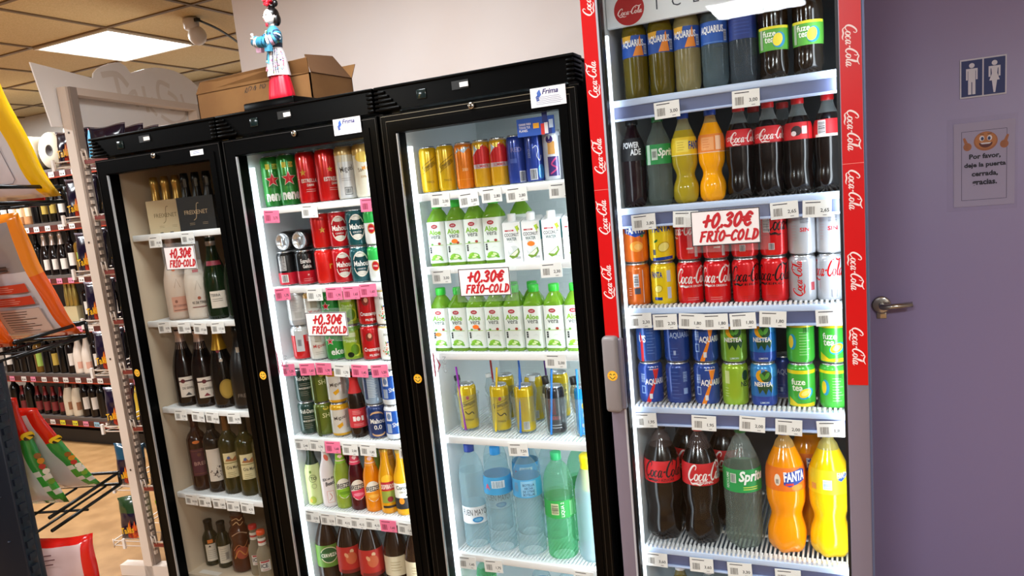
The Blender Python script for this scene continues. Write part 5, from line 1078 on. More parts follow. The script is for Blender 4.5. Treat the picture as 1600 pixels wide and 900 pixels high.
# beer cooler
z = 1.566; g = 'tall beer cans on the top shelf'
for k, x, t in (('tall_green', -1.708, 'tall green beer can with red star at the outer end'), ('tall_green', -1.640, 'tall green beer can with red star next to a tall red can'), ('tall_red', -1.563, 'tall red beer can next to the green star cans'), ('tall_red2', -1.485, 'tall red beer can next to the tall white can'),
                ('tall_white', -1.410, 'tall white and gold beer can with grey lettering'), ('tall_cream', -1.342, 'tall cream beer can with orange lettering')):
    put(k, x, .122, z, t, g)
g = 'beer cans on the second shelf'
stack(1.306, .120, [
    ('black_red', None, -1.694, 'black and red beer can with grey print panel at the outer end', '', g), ('black_red2', None, -1.616, 'black and red beer can with white old-style lettering', '', g),
    ('red_plain', 'red_star', -1.536, 'plain red beer can beneath the red can with gold star', 'red beer can with small gold star at stack top', g), ('red_oval', 'red_oval', -1.466, 'red beer can with white oval at stack bottom', 'red beer can with white oval at stack top', g),
    ('teal_oval', 'teal_oval', -1.398, 'dark teal beer can with pale oval at stack bottom', 'dark teal beer can with pale oval at stack top', g), ('green_white', 'green_white', -1.330, 'green and white beer can at bottom by the door frame', 'green and white beer can at top by the door frame', g)])
for x, t in ((-1.672, 'silver-ended can lying on its side on the black cans, outer one'), (-1.604, 'silver-ended can lying on its side on the black cans, beside red stack')):
    o = put('black_red', x, .135, 1.306 + .115 + .0335, t, g, rot=0, tilt=(math.pi / 2, 0)); o.location.y = .20
g = 'beer cans on the third shelf'
stack(1.054, .120, [
    ('silver_red', 'white_barcode', -1.678, 'red can with silver panel behind the notice at stack bottom', 'white can with grey print at the outer end, stack top', g), ('gold_white', 'gold_white', -1.608, 'white beer can with gold rim and red lettering, stack bottom', 'white beer can with gold rim above the price notice', g),
    ('green_star', 'green_star', -1.539, 'green beer can with red star at bottom beside lime cans', 'green beer can with red star at top beside lime cans', g), ('lime', 'lime', -1.468, 'lime green shandy can at stack bottom', 'lime green shandy can at stack top', g),
    ('deep_red', 'deep_red', -1.395, 'deep red beer can with white lettering at stack bottom', 'deep red beer can with white lettering at stack top', g), ('dotted', 'dotted', -1.326, 'white can with coloured dots at stack bottom', 'white can with coloured dots at stack top', g)])
g = 'beer cans on the fourth shelf'
stack(.790, .120, [
    ('dark_green', 'dark_green', -1.695, 'dark green strong beer can at stack bottom', 'dark green strong beer can at stack top', g), ('olive', 'olive', -1.627, 'olive green can behind its yellow-rimmed neighbour, stack bottom', 'olive green can beside the yellow-rimmed can, stack top', g),
    ('yellow_white', 'yellow_white', -1.559, 'white beer can with yellow rims at stack bottom', 'white beer can with yellow rims at stack top', g),
    ('navy_gold', 'pale_blue', -1.412, 'navy beer can with gold oval under the pale blue can', 'pale blue can with fine print atop the navy can', g), ('blue_white', 'blue_white', -1.342, 'blue and white shandy can at stack bottom', 'blue and white shandy can at stack top', g)])
put('dark_redlabel', -1.487, .120, .790, 'dark beer bottle with red neck and red label between can stacks', g)
put('dark_redlabel', -1.450, .190, .790, 'dark beer bottle with red label in the row behind the red-necked one', g)
z = .529; g = 'small flavoured bottles on the fifth shelf'
for k, x, t in (('mojito', -1.713, 'pale green cocktail bottle with dark neck at the outer end'), ('beach', -1.648, 'white cocktail bottle with black slanted lettering'), ('breezer_green', -1.588, 'green flavoured bottle with lime neck label'), ('breezer_red', -1.528, 'dark red flavoured bottle with pink neck label'), ('breezer_orange', -1.466, 'orange flavoured bottle with orange neck label'),
                ('tequila_beer', -1.405, 'golden beer bottle with red lettered label'), ('corona', -1.344, 'clear golden beer bottle with white label by the frame')):
    put(k, x, .122, z, t, g)
for k, x, t in (('breezer_red', -1.615, 'dark red flavoured bottle in the row behind the white bottle'), ('green_plain', -1.497, 'green bottle in the row behind the red and orange bottles'), ('amber_plain', -1.435, 'amber bottle in the row behind the orange bottle'), ('amber_plain', -1.375, 'amber bottle in the row behind the clear golden bottle')):
    put(k, x, .192, z, t, g)
g = 'brown litre beer bottles on the cooler floor'
for k, x, y, t in (('litre_green', -1.700, .130, 'brown litre beer bottle with round green label'), ('litre_red', -1.608, .130, 'brown litre beer bottle with red label next to the green label'), ('litre_red', -1.516, .130, 'brown litre beer bottle with red label beside the beige ones'), ('litre_beige', -1.424, .150, 'brown litre beer bottle with beige label beside red label'), ('litre_beige', -1.330, .135, 'brown litre beer bottle with beige label by the door frame')):
    put(k, x, y, .2075, t, g)

# wine cooler
def carton(name, x, y, z, base, ink_, label, neck, wide=.138):
    r = root(name, (x, y, z), facing(x, y) * .35); tag(r, label, 'carton', 'sparkling wine gift cartons')
    b = MB(); m = PAPER(base); w = wide / 2; b.box(-w, w, -.028, -.026, 0, .118, m); b.box(-w, w, .026, .028, 0, .118, m); b.box(-w, -w + .002, -.026, .026, 0, .110, m); b.box(w - .002, w, -.026, .026, 0, .110, m); b.box(-w, w, -.026, .026, 0, .002, m)
    a = Art(PAPER); a.text('FREIXENET', 0, .064, .014, ink_, w=.088, bold=.0); a.line(smooth_path([(.014, .094), (.006, .092), (.002, .07), (-.002, .044), (-.012, .036)], 5), .002, ink_); a.lines(-.02, .026, .02, 2, .005, ink_, .0008); a.lines(.03, .026, .02, 2, .005, ink_, .0008)
    a.rect(-.030, .0, -.018, .004, '1a1614'); a.rect(.008, .0, .022, .004, '1a1614')
    a.put(b, flat((0, -.028, 0), (1, 0, 0), (0, 0, 1), (0, -1, 0))); b.build('carton_body', r); return r
carton('bottle_carton', -2.212, .135, 1.5165, 'cbb894', '6b5a3a', 'cream carton holding three small gold-necked bottles', 1)
carton('bottle_carton', -2.062, .135, 1.5165, '100e0d', 'b39a78', 'black carton with pale lettering beside the cream carton', 0, .138)
SP = [(.017, 0), (.0200, .004), (.0200, .080), (.0165, .110), (.0135, .140), (.0130, .165), (.0145, .168), (.0145, .176), (.012, .198)]
wine('mini_fizz_gold', SP, FOIL('b08c42'), (((.0205, .100), (.0170, .112), (.0140, .142), (.0135, .166), (.0150, .168), (.0150, .178), (.0125, .199), (0, .200)), 0, 0, FOIL('b9924a')), None)
wine('mini_fizz_black', SP, glossy('0c0a09'), (((.0205, .100), (.0170, .112), (.0140, .142), (.0135, .166), (.0150, .168), (.0150, .178), (.0125, .199), (0, .200)), 0, 0, FOIL('1c1917')), None, lambda q: q.rect(-.005, .150, .005, .178, '4a443c'))
for i, (dx, t) in enumerate(((-.042, 'outer'), (.0, 'middle'), (.042, 'inner'))): put('mini_fizz_gold', -2.212 + dx * math.cos(.35 * facing(-2.212, .135)), .135 + dx * math.sin(.35 * facing(-2.212, .135)), 1.5188, f'small gold foiled bottle, {t} of three in the cream carton', 'small bottles in the cartons')
for i, (dx, t) in enumerate(((-.042, 'first'), (.0, 'middle'), (.042, 'last'))): put('mini_fizz_black', -2.062 + dx * math.cos(.35 * facing(-2.062, .135)), .135 + dx * math.sin(.35 * facing(-2.062, .135)), 1.5188, f'small black bottle, {t} of three in the black carton', 'small bottles in the cartons')
WN = [(1.200, 'sparkling wine bottles on the second shelf', (('fizz_white_pink', -2.232, 'white sparkling wine bottle with pink square label'), ('fizz_white_gold', -2.130, 'white sparkling wine bottle with gold neck and red seal'), ('fizz_green_silver', -2.036, 'dark green sparkling bottle with silver foil and wine-red band'), ('fizz_green_star', -1.940, 'dark green sparkling bottle half hidden by door frame'))),
      (.872, 'sparkling wine bottles on the third shelf', (('fizz_dark_a', -2.262, 'dark sparkling bottle with white foil at the outer end'), ('fizz_dark_b', -2.168, 'dark sparkling bottle with white foil beside the gold-necked one'), ('fizz_dark_gold', -2.074, 'dark sparkling bottle with gold neck and oval gold label'), ('fizz_black', -1.978, 'black sparkling wine bottle with pale script'))),
      (.536, 'wine bottles on the fourth shelf', (('rose', -2.264, 'rose wine bottle with maroon label and orange sticker'), ('dark_white', -2.181, 'dark red wine bottle with spotted white label'), ('white_wine_a', -2.102, 'white wine bottle with cork-brown capsule and cream label'), ('white_wine_b', -2.020, 'white wine bottle with dark capsule and cream label'), ('white_wine_c', -1.940, 'white wine bottle half hidden by the door frame')))]
for z, g, L in WN:
    for k, x, t in L: put(k, x, .132, z, t, g)
g = 'bottles on the wine cooler floor'
for k, x, y, t in (('mini_wine_a', -2.300, .150, 'small dark wine bottle with cream label and orange sticker'), ('mini_wine_b', -2.232, .150, 'small dark wine bottle with plain cream label'), ('sangria', -2.140, .150, 'round fancy sangria bottle with warm brown print'), ('ice_a', -2.052, .135, 'small clear vodka drink bottle with dark red cap'), ('ice_b', -1.985, .105, 'small clear vodka drink bottle with orange-red cap'), ('lemon_vodka', -1.930, .15, 'small clear bottle with lemon print by the door frame')):
    put(k, x, y, .2075, t, g)
MB().box(-.05, .05, -.012, .012, 0, .001, PAPER('d8cfc4')).build('fallen_price_card', None, (-2.25, .082, .2075)); tag(bpy.data.objects['fallen_price_card'], 'white price card lying on the wine cooler floor', 'card')

# ------------------------------------------------------------------ things on top of the coolers
ZT = 1.866
pl = MB().rbox(-.105, .095, -.07, .07, 0, .032, BLACK, .004).build('display_plinth', None, (-1.615, .120, ZT)); tag(pl, 'flat black plinth under the costumed doll', 'plinth')
def cardboard():
    r = root('cardboard_box', (-1.775, .275, ZT)); tag(r, 'open brown cardboard box with handwriting lying on the coolers', 'box')
    CB = noisy('744c22', '7d5529', 14, .8, 3); CI = pr('5f3e20', .85); b = MB(); w, d, h, t = .245, .115, .112, .004
    b.box(-w, w, -d, -d + t, 0, h, CB); b.box(-w, w, d - t, d, 0, h, CB); b.box(-w, -w + t, -d, d, 0, h, CB); b.box(w - t, w, -d, d, 0, h, CB); b.box(-w, w, -d, d, 0, t, CI)
    a = Art(PAPER)
    x = -.03
    for st in ([(0, 0), (.012, .016), (.010, 0), (.002, .008)], [(.018, .002), (.022, .016), (.034, .014), (.024, .004)], [(.036, .004), (.050, .018), (.044, .002), (.052, .012)], [(.066, .004), (.072, .018), (.078, .004)], [(.08, .018), (.082, .004), (.092, .012), (.086, .018)]):
        a.line(smooth_path([(x + p[0], p[1]) for p in st], 4), .0026, '2a1c10')
    a.put(b, lambda s_, q, e: (s_, -d - e, .086 + q)); b.build('box_body', r)
    def flap(name, pts, m=CB):
        f = MB(); n = (Vector(pts[1]) - Vector(pts[0])).cross(Vector(pts[2]) - Vector(pts[0])).normalized() * .003
        v = [Vector(p) for p in pts] + [Vector(p) + n for p in pts]; f.add(v, [(0, 1, 2, 3), (7, 6, 5, 4), (0, 4, 5, 1), (1, 5, 6, 2), (2, 6, 7, 3), (3, 7, 4, 0)], m); f.build(name, r)
    flap('flap', [(-w, -d, h), (w, -d, h), (w + .012, -d - .020, h + .042), (-w + .03, -d - .004, h + .036)])
    flap('flap', [(-w, d, h), (w, d, h), (w, d + .03, h + .05), (-w, d + .03, h + .05)])
    flap('flap', [(w, -d + .006, h), (w, d - .006, h), (w - .050, d - .03, h + .078), (w - .035, -d + .03, h + .062)], CI)
    return r
cardboard()
def doll():
    r = root('costumed_doll', (-1.606, .105, ZT + .032), facing(-1.606, .105) - .95); r.scale = (.97, .97, .93); tag(r, 'small doll in patterned kimono and red skirt on black plinth', 'doll')
    SK = pr('e9ddd2', .45); RED = pr('cc0f2c', .4); s = MB()
    n = 40; pf = [(.046, 0), (.049, .004), (.047, .02), (.042, .05), (.037, .075), (.034, .085)]
    v = []; 
    for q, zz in pf:
        for i in range(n): a = 2 * math.pi * i / n; k = 1 + .04 * math.sin(a * 14); v.append((q * k * math.cos(a), q * k * .8 * math.sin(a), zz))
    s.add(v, [(j * n + i, j * n + (i + 1) % n, (j + 1) * n + (i + 1) % n, (j + 1) * n + i) for j in range(len(pf) - 1) for i in range(n)], RED, True); s.build('skirt', r)
    k = MB(); RB = pr('e4dfe2', .6); kp = [(.038, .078), (.0355, .10), (.032, .13), (.027, .155), (.022, .170), (.0235, .185), (.026, .205), (.024, .222), (.015, .235), (.009, .242)]
    k.lathe([(a, z) for a, z in kp], lambda z: RB if z < .168 else (pr('26344a', .6) if z < .178 else pr('3f86a6', .6)), 28)
    def rr(z):
        for (a, z0), (b_, z1) in zip(kp, kp[1:]):
            if z0 <= z <= z1: return a + (b_ - a) * (z - z0) / (z1 - z0)
        return .02
    a = Art(lambda c: pr(c, .6)); rd = random.Random(4)
    for i in range(70): a.ell(rd.uniform(-.05, .05), rd.uniform(.085, .160), rd.uniform(.0015, .004), rd.uniform(.0015, .004), rd.choice(('d8a0b8', 'c0608a', '6aa8c0', 'e0c070', '8a9ac0', 'd87a8a')), 8)
    a.poly([(-.012, .160), (.002, .160), (.006, .120), (-.016, .124)], '4aa0bc'); a.poly([(-.008, .152), (-.002, .150), (-.002, .130), (-.010, .132)], '26344a'); a.ell(-.014, .102, .009, .007, 'e0607a', 12)
    for x in (.020, .027, .034): a.line([(x, .082), (x * .75, .165)], .0022, '22243a')
    for i in range(26): a.ell(rd.uniform(-.035, .035), rd.uniform(.182, .226), rd.uniform(.002, .005), rd.uniform(.002, .005), rd.choice(('e9e4ea', '22305a', '1f6a90', 'e9e4ea', '9ac4d4', '5a8a5a')), 8)
    a.put(k, wrap(rr), .004, lim=(-.055, .055)); k.build('kimono', r)
    for sgn, pts in ((-1, [(-.018, -.004, .222), (-.030, -.014, .205), (-.050, -.024, .196), (-.066, -.028, .205)]), (1, [(.018, -.004, .222), (.030, -.012, .200), (.010, -.034, .188), (-.030, -.044, .192)])):
        m = MB(); q = pts[-2]; sp = smooth_path(pts, 4); rad = [.011 + .007 * min(1, k / 7) for k in range(len(sp))]
        cols = ('2f7fa2', 'dcdde4', '2f7fa2', '1f2f52', '3f90b0', 'dcdde4', '1f2f52', '3f90b0', 'd8a8c4', 'dcdde4', '2f7fa2', '2f7fa2')
        for k in range(len(sp) - 1): m.tube([sp[k], sp[k + 1]], .01, pr(cols[(k + (2 if sgn > 0 else 0)) % 12], .6), 12, k in (0, len(sp) - 2), rad[k:k + 2])
        m.prism([(-.016, 0), (.016, 0), (.012, -.034), (-.014, -.030)], pr('d8a8c4' if sgn < 0 else '3f90b0', .6), lambda x, z: (q[0] + x, q[1] - .006, q[2] + z), lambda x, z: (q[0] + x, q[1] + .006, q[2] + z)); m.build('sleeve', r)
    h = MB(); h.tube([(0, 0, .236), (0, -.001, .256)], .0075, SK, 12); h.ball((-.002, -.004, .272), .0205, .021, .026, SK, 20); h.ball((-.001, -.014, .262), .013, .013, .014, SK, 14)
    h.ball((-.003, -.026, .268), .0028, .0042, .0045, SK, 10)
    for sx in (-1, 1):
        h.ball((-.002 + sx * .0075, -.0238, .275), .0036, .0018, .0014, pr('1a1210', .3), 10); h.tube([(-.002 + sx * .004, -.0236, .281), (-.002 + sx * .011, -.0222, .2815)], .0006, pr('1a1210', .5), 6); h.ball((sx * .0205 - .002, -.002, .270), .003, .004, .006, SK, 10)
    h.ball((-.003, -.0262, .259), .0032, .0016, .0016, pr('c01830', .4), 10)
    for hand, d in (((-.072, -.030, .212), (-.3, -.1, .9)), ((-.040, -.047, .196), (-.6, -.3, .5))):
        hm = MB()
        hm.ball(hand, .006, .0045, .008, SK, 10); d = Vector(d).normalized()
        for f in range(4): o_ = Vector(hand) + Vector((.0022 * (f - 1.5), .001, .004)); hm.tube([o_, o_ + d * (.010 + .002 * (f in (1, 2))), o_ + d * .014 + Vector((.001 * (f - 1.5), 0, .002))], .0014, SK, 6)
        o_ = Vector(hand) + Vector((.005, 0, -.001)); hm.tube([o_, o_ + Vector((.005, -.002, .005))], .0015, SK, 6)
        hm.build('hand', r)
    h.build('body', r)
    w = MB(); HB = pr('0c0a0b', .3); w.ball((0, .004, .279), .0225, .0225, .024, HB, 18); w.ball((.013, .010, .262), .012, .014, .022, HB, 14); w.ball((-.013, .010, .264), .012, .014, .020, HB, 14); w.ball((.0, .006, .306), .013, .012, .010, HB, 14); w.ball((.018, .008, .312), .010, .009, .011, HB, 12); w.ball((-.012, .010, .314), .009, .008, .009, HB, 12); w.build('hair', r)
    f = MB(); rd = random.Random(9)
    for i in range(16):
        a = i * 2.4; rad = .006 + .0011 * i; f.ball((-.004 + rad * math.cos(a) * .8, -.004 + rad * math.sin(a) * .5, .322 + .012 * math.sin(i * 1.7)), .008, .006, .007, pr('d01028' if i % 3 else 'e84a5a', .5), 8)
    f.build('flower_ornament', r)
    MB().ball((-.004, -.018, .246), .006, .004, .008, pr('c81830', .5), 10).build('red_scarf', r)
doll()

# round white device on the ceiling with a black cable
r = root('ceiling_camera', (-3.040, 1.215, CEIL - .003)); tag(r, 'round white camera hanging under the ceiling tiles', 'camera')
WH = pr('d9cfc6', .4)
MB().lathe([(0, 0), (.038, 0), (.041, -.008), (.038, -.046), (.032, -.054), (0, -.054)], WH, 24).build('mount', r)
m = MB(); m.ball((.018, .012, -.085), .046, .046, .048, WH, 22); m.build('camera_head', r)
MB().rbox(.016, .058, -.016, .010, -.022, -.004, pr('0c0c0c', .4), .003).build('plug', r)
cb = MB().tube(smooth_path([(-2.985, 1.215, 2.560), (-3.05, 1.45, 2.545), (-3.25, 1.85, 2.520), (-3.60, 2.25, 2.50), (-3.95, 2.535, 2.46)], 6), .006, pr('0f0f0f', .5), 8).build('camera_cable'); tag(cb, 'black cable drooping from the ceiling camera to the wall', 'cable')

# ------------------------------------------------------------------ snack bags
def bag(name, w, h, d, mf, lean=0, n=16, m_=20, seed=1, wr=.006, crimp=.05):
    """pillow bag standing on its lower crimp; back face looks to -y. mf(u, v, side)-> material, u v in 0..1"""
    rd = random.Random(seed); ph = [rd.uniform(0, 6.28) for _ in range(8)]; mb = MB(); idx = {}; vs = []; fs = {}
    for side in (-1, 1):
        for j in range(m_ + 1):
            for i in range(n + 1):
                u, v = i / n, j / m_
                e = max(0.0, 1 - abs(2 * u - 1) ** 2.6); g_ = max(0.0, 1 - abs(2 * v - 1) ** 3.2); th = d / 2 * (e ** .6) * (g_ ** .7)
                wob = wr * (math.sin(9 * u + 5 * v + ph[0]) * .5 + math.sin(17 * v - 6 * u + ph[1]) * .4 + math.sin(23 * u + 19 * v + ph[2]) * .25) * e * (.4 + .6 * g_)
                edge = .02 * w * math.sin(14 * v + ph[3]) * (abs(2 * u - 1) ** 3)
                x = (u - .5) * w * (1 - .10 * g_) + edge * .4; z = h * v + .006 * math.sin(5 * u + ph[4]) * (v > .9)
                y = side * (th + wob)
                if v in (0.0, 1.0) or u in (0.0, 1.0): y = wob * .3
                k = (i, j, 0 if i in (0, n) or j in (0, m_) else side)
                if k not in idx: idx[k] = len(vs); vs.append((x, y, z))
        for j in range(m_):
            for i in range(n):
                q = [idx[(a, b, 0 if a in (0, n) or b in (0, m_) else side)] for a, b in ((i, j), (i + 1, j), (i + 1, j + 1), (i, j + 1))]
                if side > 0: q = q[::-1]
                fs.setdefault(mf((i + .5) / n, (j + .5) / m_, side), []).append(q)
    b = len(mb.v); mb.v += vs
    for m, L in fs.items():
        k = mb.mi(m)
        for q in L: mb.f.append([b + i for i in q]); mb.m.append(k); mb.sm.append(True)
    return mb
def bagart(mb, art, w, h, d, back=True):
    """print on the back face of a bag"""
    def f(s_, t, e):
        u, v = s_ / w + .5, t / h
        ee = max(0, 1 - abs(2 * u - 1) ** 2.6); g_ = max(0, 1 - abs(2 * v - 1) ** 3.2)
        y = d / 2 * (ee ** .6) * (g_ ** .7) + .005 + e
        return (s_, -y if back else y, t)
    art.put(mb, f, .012, .0002)
BG = lambda h: pr(h, .22, 0, .35)
# near rack: its back and one side are seen, baskets reach away towards the aisle
NR = root('snack_rack', (-1.600, -.915, 0), math.radians(20)); tag(NR, 'dark navy metal snack rack with black wire baskets', 'rack')
NAVY = pr('0d1420', .35, .3); WIRE = pr('090909', .3, .4)
p = MB(); p.rbox(-.105, 0, -.035, .0, 0, 1.30, NAVY, .004); p.rbox(-.100, -.004, .0, .020, 0, 1.30, NAVY, .003)
for i in range(44): p.box(-.003, .004, -.028, -.008, .06 + i * .028, .074 + i * .028, NAVY)
for i in range(12): p.v += []; p.lathe([(0, 0), (.004, 0), (.003, .002), (0, .002)], pr('2a3240', .4), 8, c=(-.03, -.0352, .12 + .1 * i))
p.build('post', NR)
MB().rbox(-1.15, -1.05, -.035, .02, 0, 2.05, NAVY, .004).build('post', NR)
MB().box(-1.05, -.105, -.012, .0, 1.20, 1.30, NAVY).build('back_rail', NR)
MB().box(-1.05, -.105, -.012, .0, .10, .20, NAVY).build('back_rail', NR)
for z, L_, hh in ((.920, .270, .030), (1.305, .250, .032), (1.625, .260, .034), (.545, .270, .035)):
    b = MB(); r_ = .0042
    for zz in (z, z + hh): b.tube([(-1.05, .01, zz), (-1.05, L_, zz), (.035, L_, zz), (.035, .01, zz)], r_, WIRE, 8)
    for x in (-1.05, .035): b.tube([(x, L_, z), (x, L_, z + hh)], r_, WIRE, 8)
    for i in range(14): x = -1.02 + i * .078; b.tube([(x, .01, z - .004), (x, L_, z - .004)], .003, WIRE, 6)
    b.tube([(-1.05, L_ * .5, z - .008), (.035, L_ * .5, z - .008)], .003, WIRE, 6)
    if z > 1.3: b.box(-.40, -.02, L_ + .005, L_ + .008, z - .005, z + hh + .01, pr('a31420', .35))
    b.build('wire_basket', NR)
def nbag(lx, ly, z, lean, mb, label, name='snack_bag', yaw=0.0, roll=0.0, grp='snack bags in the near rack'):
    o = mb.build(name); M_ = Matrix.Translation(NR.location) @ Matrix.Rotation(math.radians(20), 4, 'Z')
    o.matrix_world = M_ @ Matrix.Translation((lx, ly, z)) @ Matrix.Rotation(yaw, 4, 'Z') @ Matrix.Rotation(lean, 4, 'X') @ Matrix.Rotation(roll, 4, 'Y')
    tag(o, label, 'snack bag', grp); return o
def m_orange(u, v, s):
    if s < 0 and .05 < u < .90 and .04 < v < .95: return BG('c9c2c4') if v < .62 else BG('8d8584')
    return BG('d9560f') if v < .55 else BG('e0801c')
def a_orange(w, h):
    a = Art(lambda c: pr(c, .35)); a.line([(-.088 + .01, .015), (.04, .015)], .001, '555'+'555'); x0 = -.02
    for y, t in ((.150, .022), (.118, .022)): a.rect(-.045, y - t / 2, .065, y + t / 2, 'c8442a'); a.lines(.01, y + .005, .08, 3, .005, 'e8b0a0', .0014)
    a.rect(-.040, .028, .068, .098, 'b7a49c'); a.rect(-.038, .030, .066, .096, 'd6bfae'); a.lines(.014, .090, .08, 9, .007, '4a3a34', .0018); a.lines(.012, .205, .07, 2, .008, '3a3432', .004); return a
def m_green(u, v, s):
    if s < 0 and .05 < u < .90 and .03 < v < .97: return BG('c6c8ca')
    if v > .66: return BG('d0200f')
    return BG('2f8f3a') if v > .36 else (BG('d9d6cc') if int(u * 16 + v * 20) % 3 == 0 else BG('3a9a34'))
def a_green(w, h, grey='4a4c50'):
    a = Art(lambda c: pr(c, .35)); 
    for k in range(6): a.lines(.012, .255 - .036 * k, .085, 4, .0065, grey, .0016)
    a.ring(.02, .040, .014, .001, grey); return a
def m_white(u, v, s):
    if s < 0 and .04 < u < .88 and .02 < v < .98: return BG('cfd0d8')
    return BG('eab80c')
def m_red(u, v, s):
    if s < 0 and .05 < u < .86 and v < .97: return BG('d9b8b4')
    return BG('e8bc10') if v < .34 else BG('d3180f')
w, h, d = .215, .300, .050
for lx, ly, z, lean, roll, sd, t in ((-.092, .235, .932, .60, .0, 3, 'green and red snack bag nearest the tip of the lower wire basket'), (-.118, .140, .932, .34, .0, 5, 'green and red snack bag leaning on the rear of the lower basket'), (-.135, .048, .932, .0, 0, 8, 'green snack bag low behind the dark post')):
    mb = bag('b', w, h if sd != 8 else .20, d if sd != 8 else .03, m_green, seed=sd, wr=.005)
    if sd != 8: bagart(mb, a_green(w, h), w, h, d)
    if sd != 8:
        a = Art(lambda c: pr(c, .3)); a.ell(.100, .205, .012, .010, 'e8c020', 14); a.ell(.101, .200, .009, .006, '181410', 12)
        for px, py, c in ((.100, .15, '8f5a1c'), (.101, .135, 'd08a20'), (.099, .12, 'b8342a'), (.101, .105, 'e8e2d2'), (.100, .09, 'e6e0d0'), (.101, .075, '6a9a2a')): a.ell(px, py, .006, .008, c, 10)
        bagart(mb, a, w, h, d)
    nbag(lx, ly, z, lean, mb, t, roll=roll)
w, h, d = .225, .310, .055
for lx, ly, z, lean, sd, t in ((-.068, .215, 1.316, .42, 11, 'orange snack bag with white back panel nearest the basket tip'), (-.150, .105, 1.316, .26, 12, 'orange snack bag partly cut by the photo edge, behind the other orange bag')):
    mb = bag('b', w, h, d, m_orange, seed=sd, wr=.007); bagart(mb, a_orange(w, h), w, h, d); nbag(lx, ly, z, lean, mb, t)
w, h, d = .30, .40, .075
mb = bag('b', w, h, d, m_white, seed=21, wr=.008); a = Art(lambda c: pr(c, .35)); a.lines(.0, .18, .14, 12, .012, '7d7f88', .003); a.line([(-.14, .05), (.075, .05), (.085, .06), (.085, .30)], .0016, '6a6a78'); a.lines(.0, .30, .14, 8, .009, '8a8a92', .002); bagart(mb, a, w, h, d)
nbag(-.085, .205, 1.636, .42, mb, 'big yellow and white snack bag in the top wire basket')
mb = bag('b', .20, .30, .08, m_red, seed=31, wr=.008); a = Art(lambda c: pr(c, .35)); a.lines(-.0, .27, .06, 3, .010, '6a3a3a', .0022); a.lines(-.0, .19, .06, 4, .010, '8a5a5a', .0012); a.ell(.080, .125, .020, .016, 'e8c01c', 16, -.5); a.ell(.082, .124, .015, .009, '181410', 14, -.5); bagart(mb, a, .2, .3, .08)
nbag(-.072, .150, .556, .10, mb, 'red and yellow snack bag below the lower wire basket', yaw=.2)

# white display stand beside the wine cooler
DK = .906
WR = root('display_stand', (-2.852, .280, 0), math.radians(11)); tag(WR, 'white wire display stand with tall slotted post and printed header board', 'display stand')
IV = pr('dccaba', .5)
p = MB(); p.box(-.030, .012, 0, .05, 0, 2.135, IV); p.box(.012, .022, .012, .05, 0, 2.135, pr('95857a', .5))
for i in range(60): p.box(.022, .030, .014, .03, .10 + i * .030, .116 + i * .030, IV)
for z in (.5, 1.0, 1.5, 1.95): p.box(-.012, -.006, -.002, 0, z, z + .008, pr('3a2a20', .5))
p.build('post', WR); MB().box(-.030, .022, .84, .89, 0, 2.135, IV).build('post', WR)
MB().box(-.030, .022, .05, .84, 2.105, 2.135, IV).build('top_bar', WR); MB().box(-.16, .16, .0, .05, .0, .05, IV).build('foot_bar', WR); MB().box(-.16, .16, .84, .89, .0, .05, IV).build('foot_bar', WR)
def header():
    b = MB(); pts = [(-.098, 2.224), (.225, 2.200), (.234, 2.222), (.262, 2.245), (.300, 2.262), (.340, 2.277), (.380, 2.287), (.415, 2.290), (.445, 2.280), (.471, 2.252), (.505, 2.262), (.577, 2.285), (.650, 2.300), (.721, 2.305), (.800, 2.302), (.867, 2.290), (.920, 2.272), (.965, 2.250), (.965, 2.03), (.884, 2.03), (.527, 1.997), (-.047, 1.979)]
    HB = pr('f5efea', .5); f0 = lambda a, z: (-.046, a, z); f1 = lambda a, z: (-.040, a, z)
    ts = geometry.tessellate_polygon([[Vector((p_[0], p_[1], 0)) for p_ in pts]]); n = len(pts)
    v = [f0(*p_) for p_ in pts] + [f1(*p_) for p_ in pts]; b.add(v, [tuple(t) for t in ts] + [tuple(n + i for i in t[::-1]) for t in ts] + [(i, (i + 1) % n, n + (i + 1) % n, n + i) for i in range(n)], HB)
    a = Art(lambda c: pr(c, .5)); c = 'e4d9ce'
    a.line(smooth_path([(.20, 2.19), (.30, 2.205), (.36, 2.16)], 5), .026, c); a.line([(.285, 2.20), (.30, 2.08)], .026, c); a.line(smooth_path([(.34, 2.10), (.40, 2.14), (.40, 2.07)], 4), .022, c); a.line([(.46, 2.17), (.47, 2.05)], .022, c); a.line([(.52, 2.12), (.47, 2.09), (.53, 2.04)], .018, c); a.line(smooth_path([(.66, 2.19), (.58, 2.20), (.57, 2.12), (.66, 2.08), (.70, 2.13), (.64, 2.16)], 5), .022, c); a.line(smooth_path([(.74, 2.16), (.76, 2.06), (.66, 2.01), (.56, 2.04)], 5), .018, c)
    a.put(b, lambda s_, t, e: (-.040 + e, s_ + .08, t + .03)); b.build('header_board', WR)
header()
def m_purple(u, v, s):
    if v > .93 or v < .04: return BG('6f6670')
    return BG('150a26')
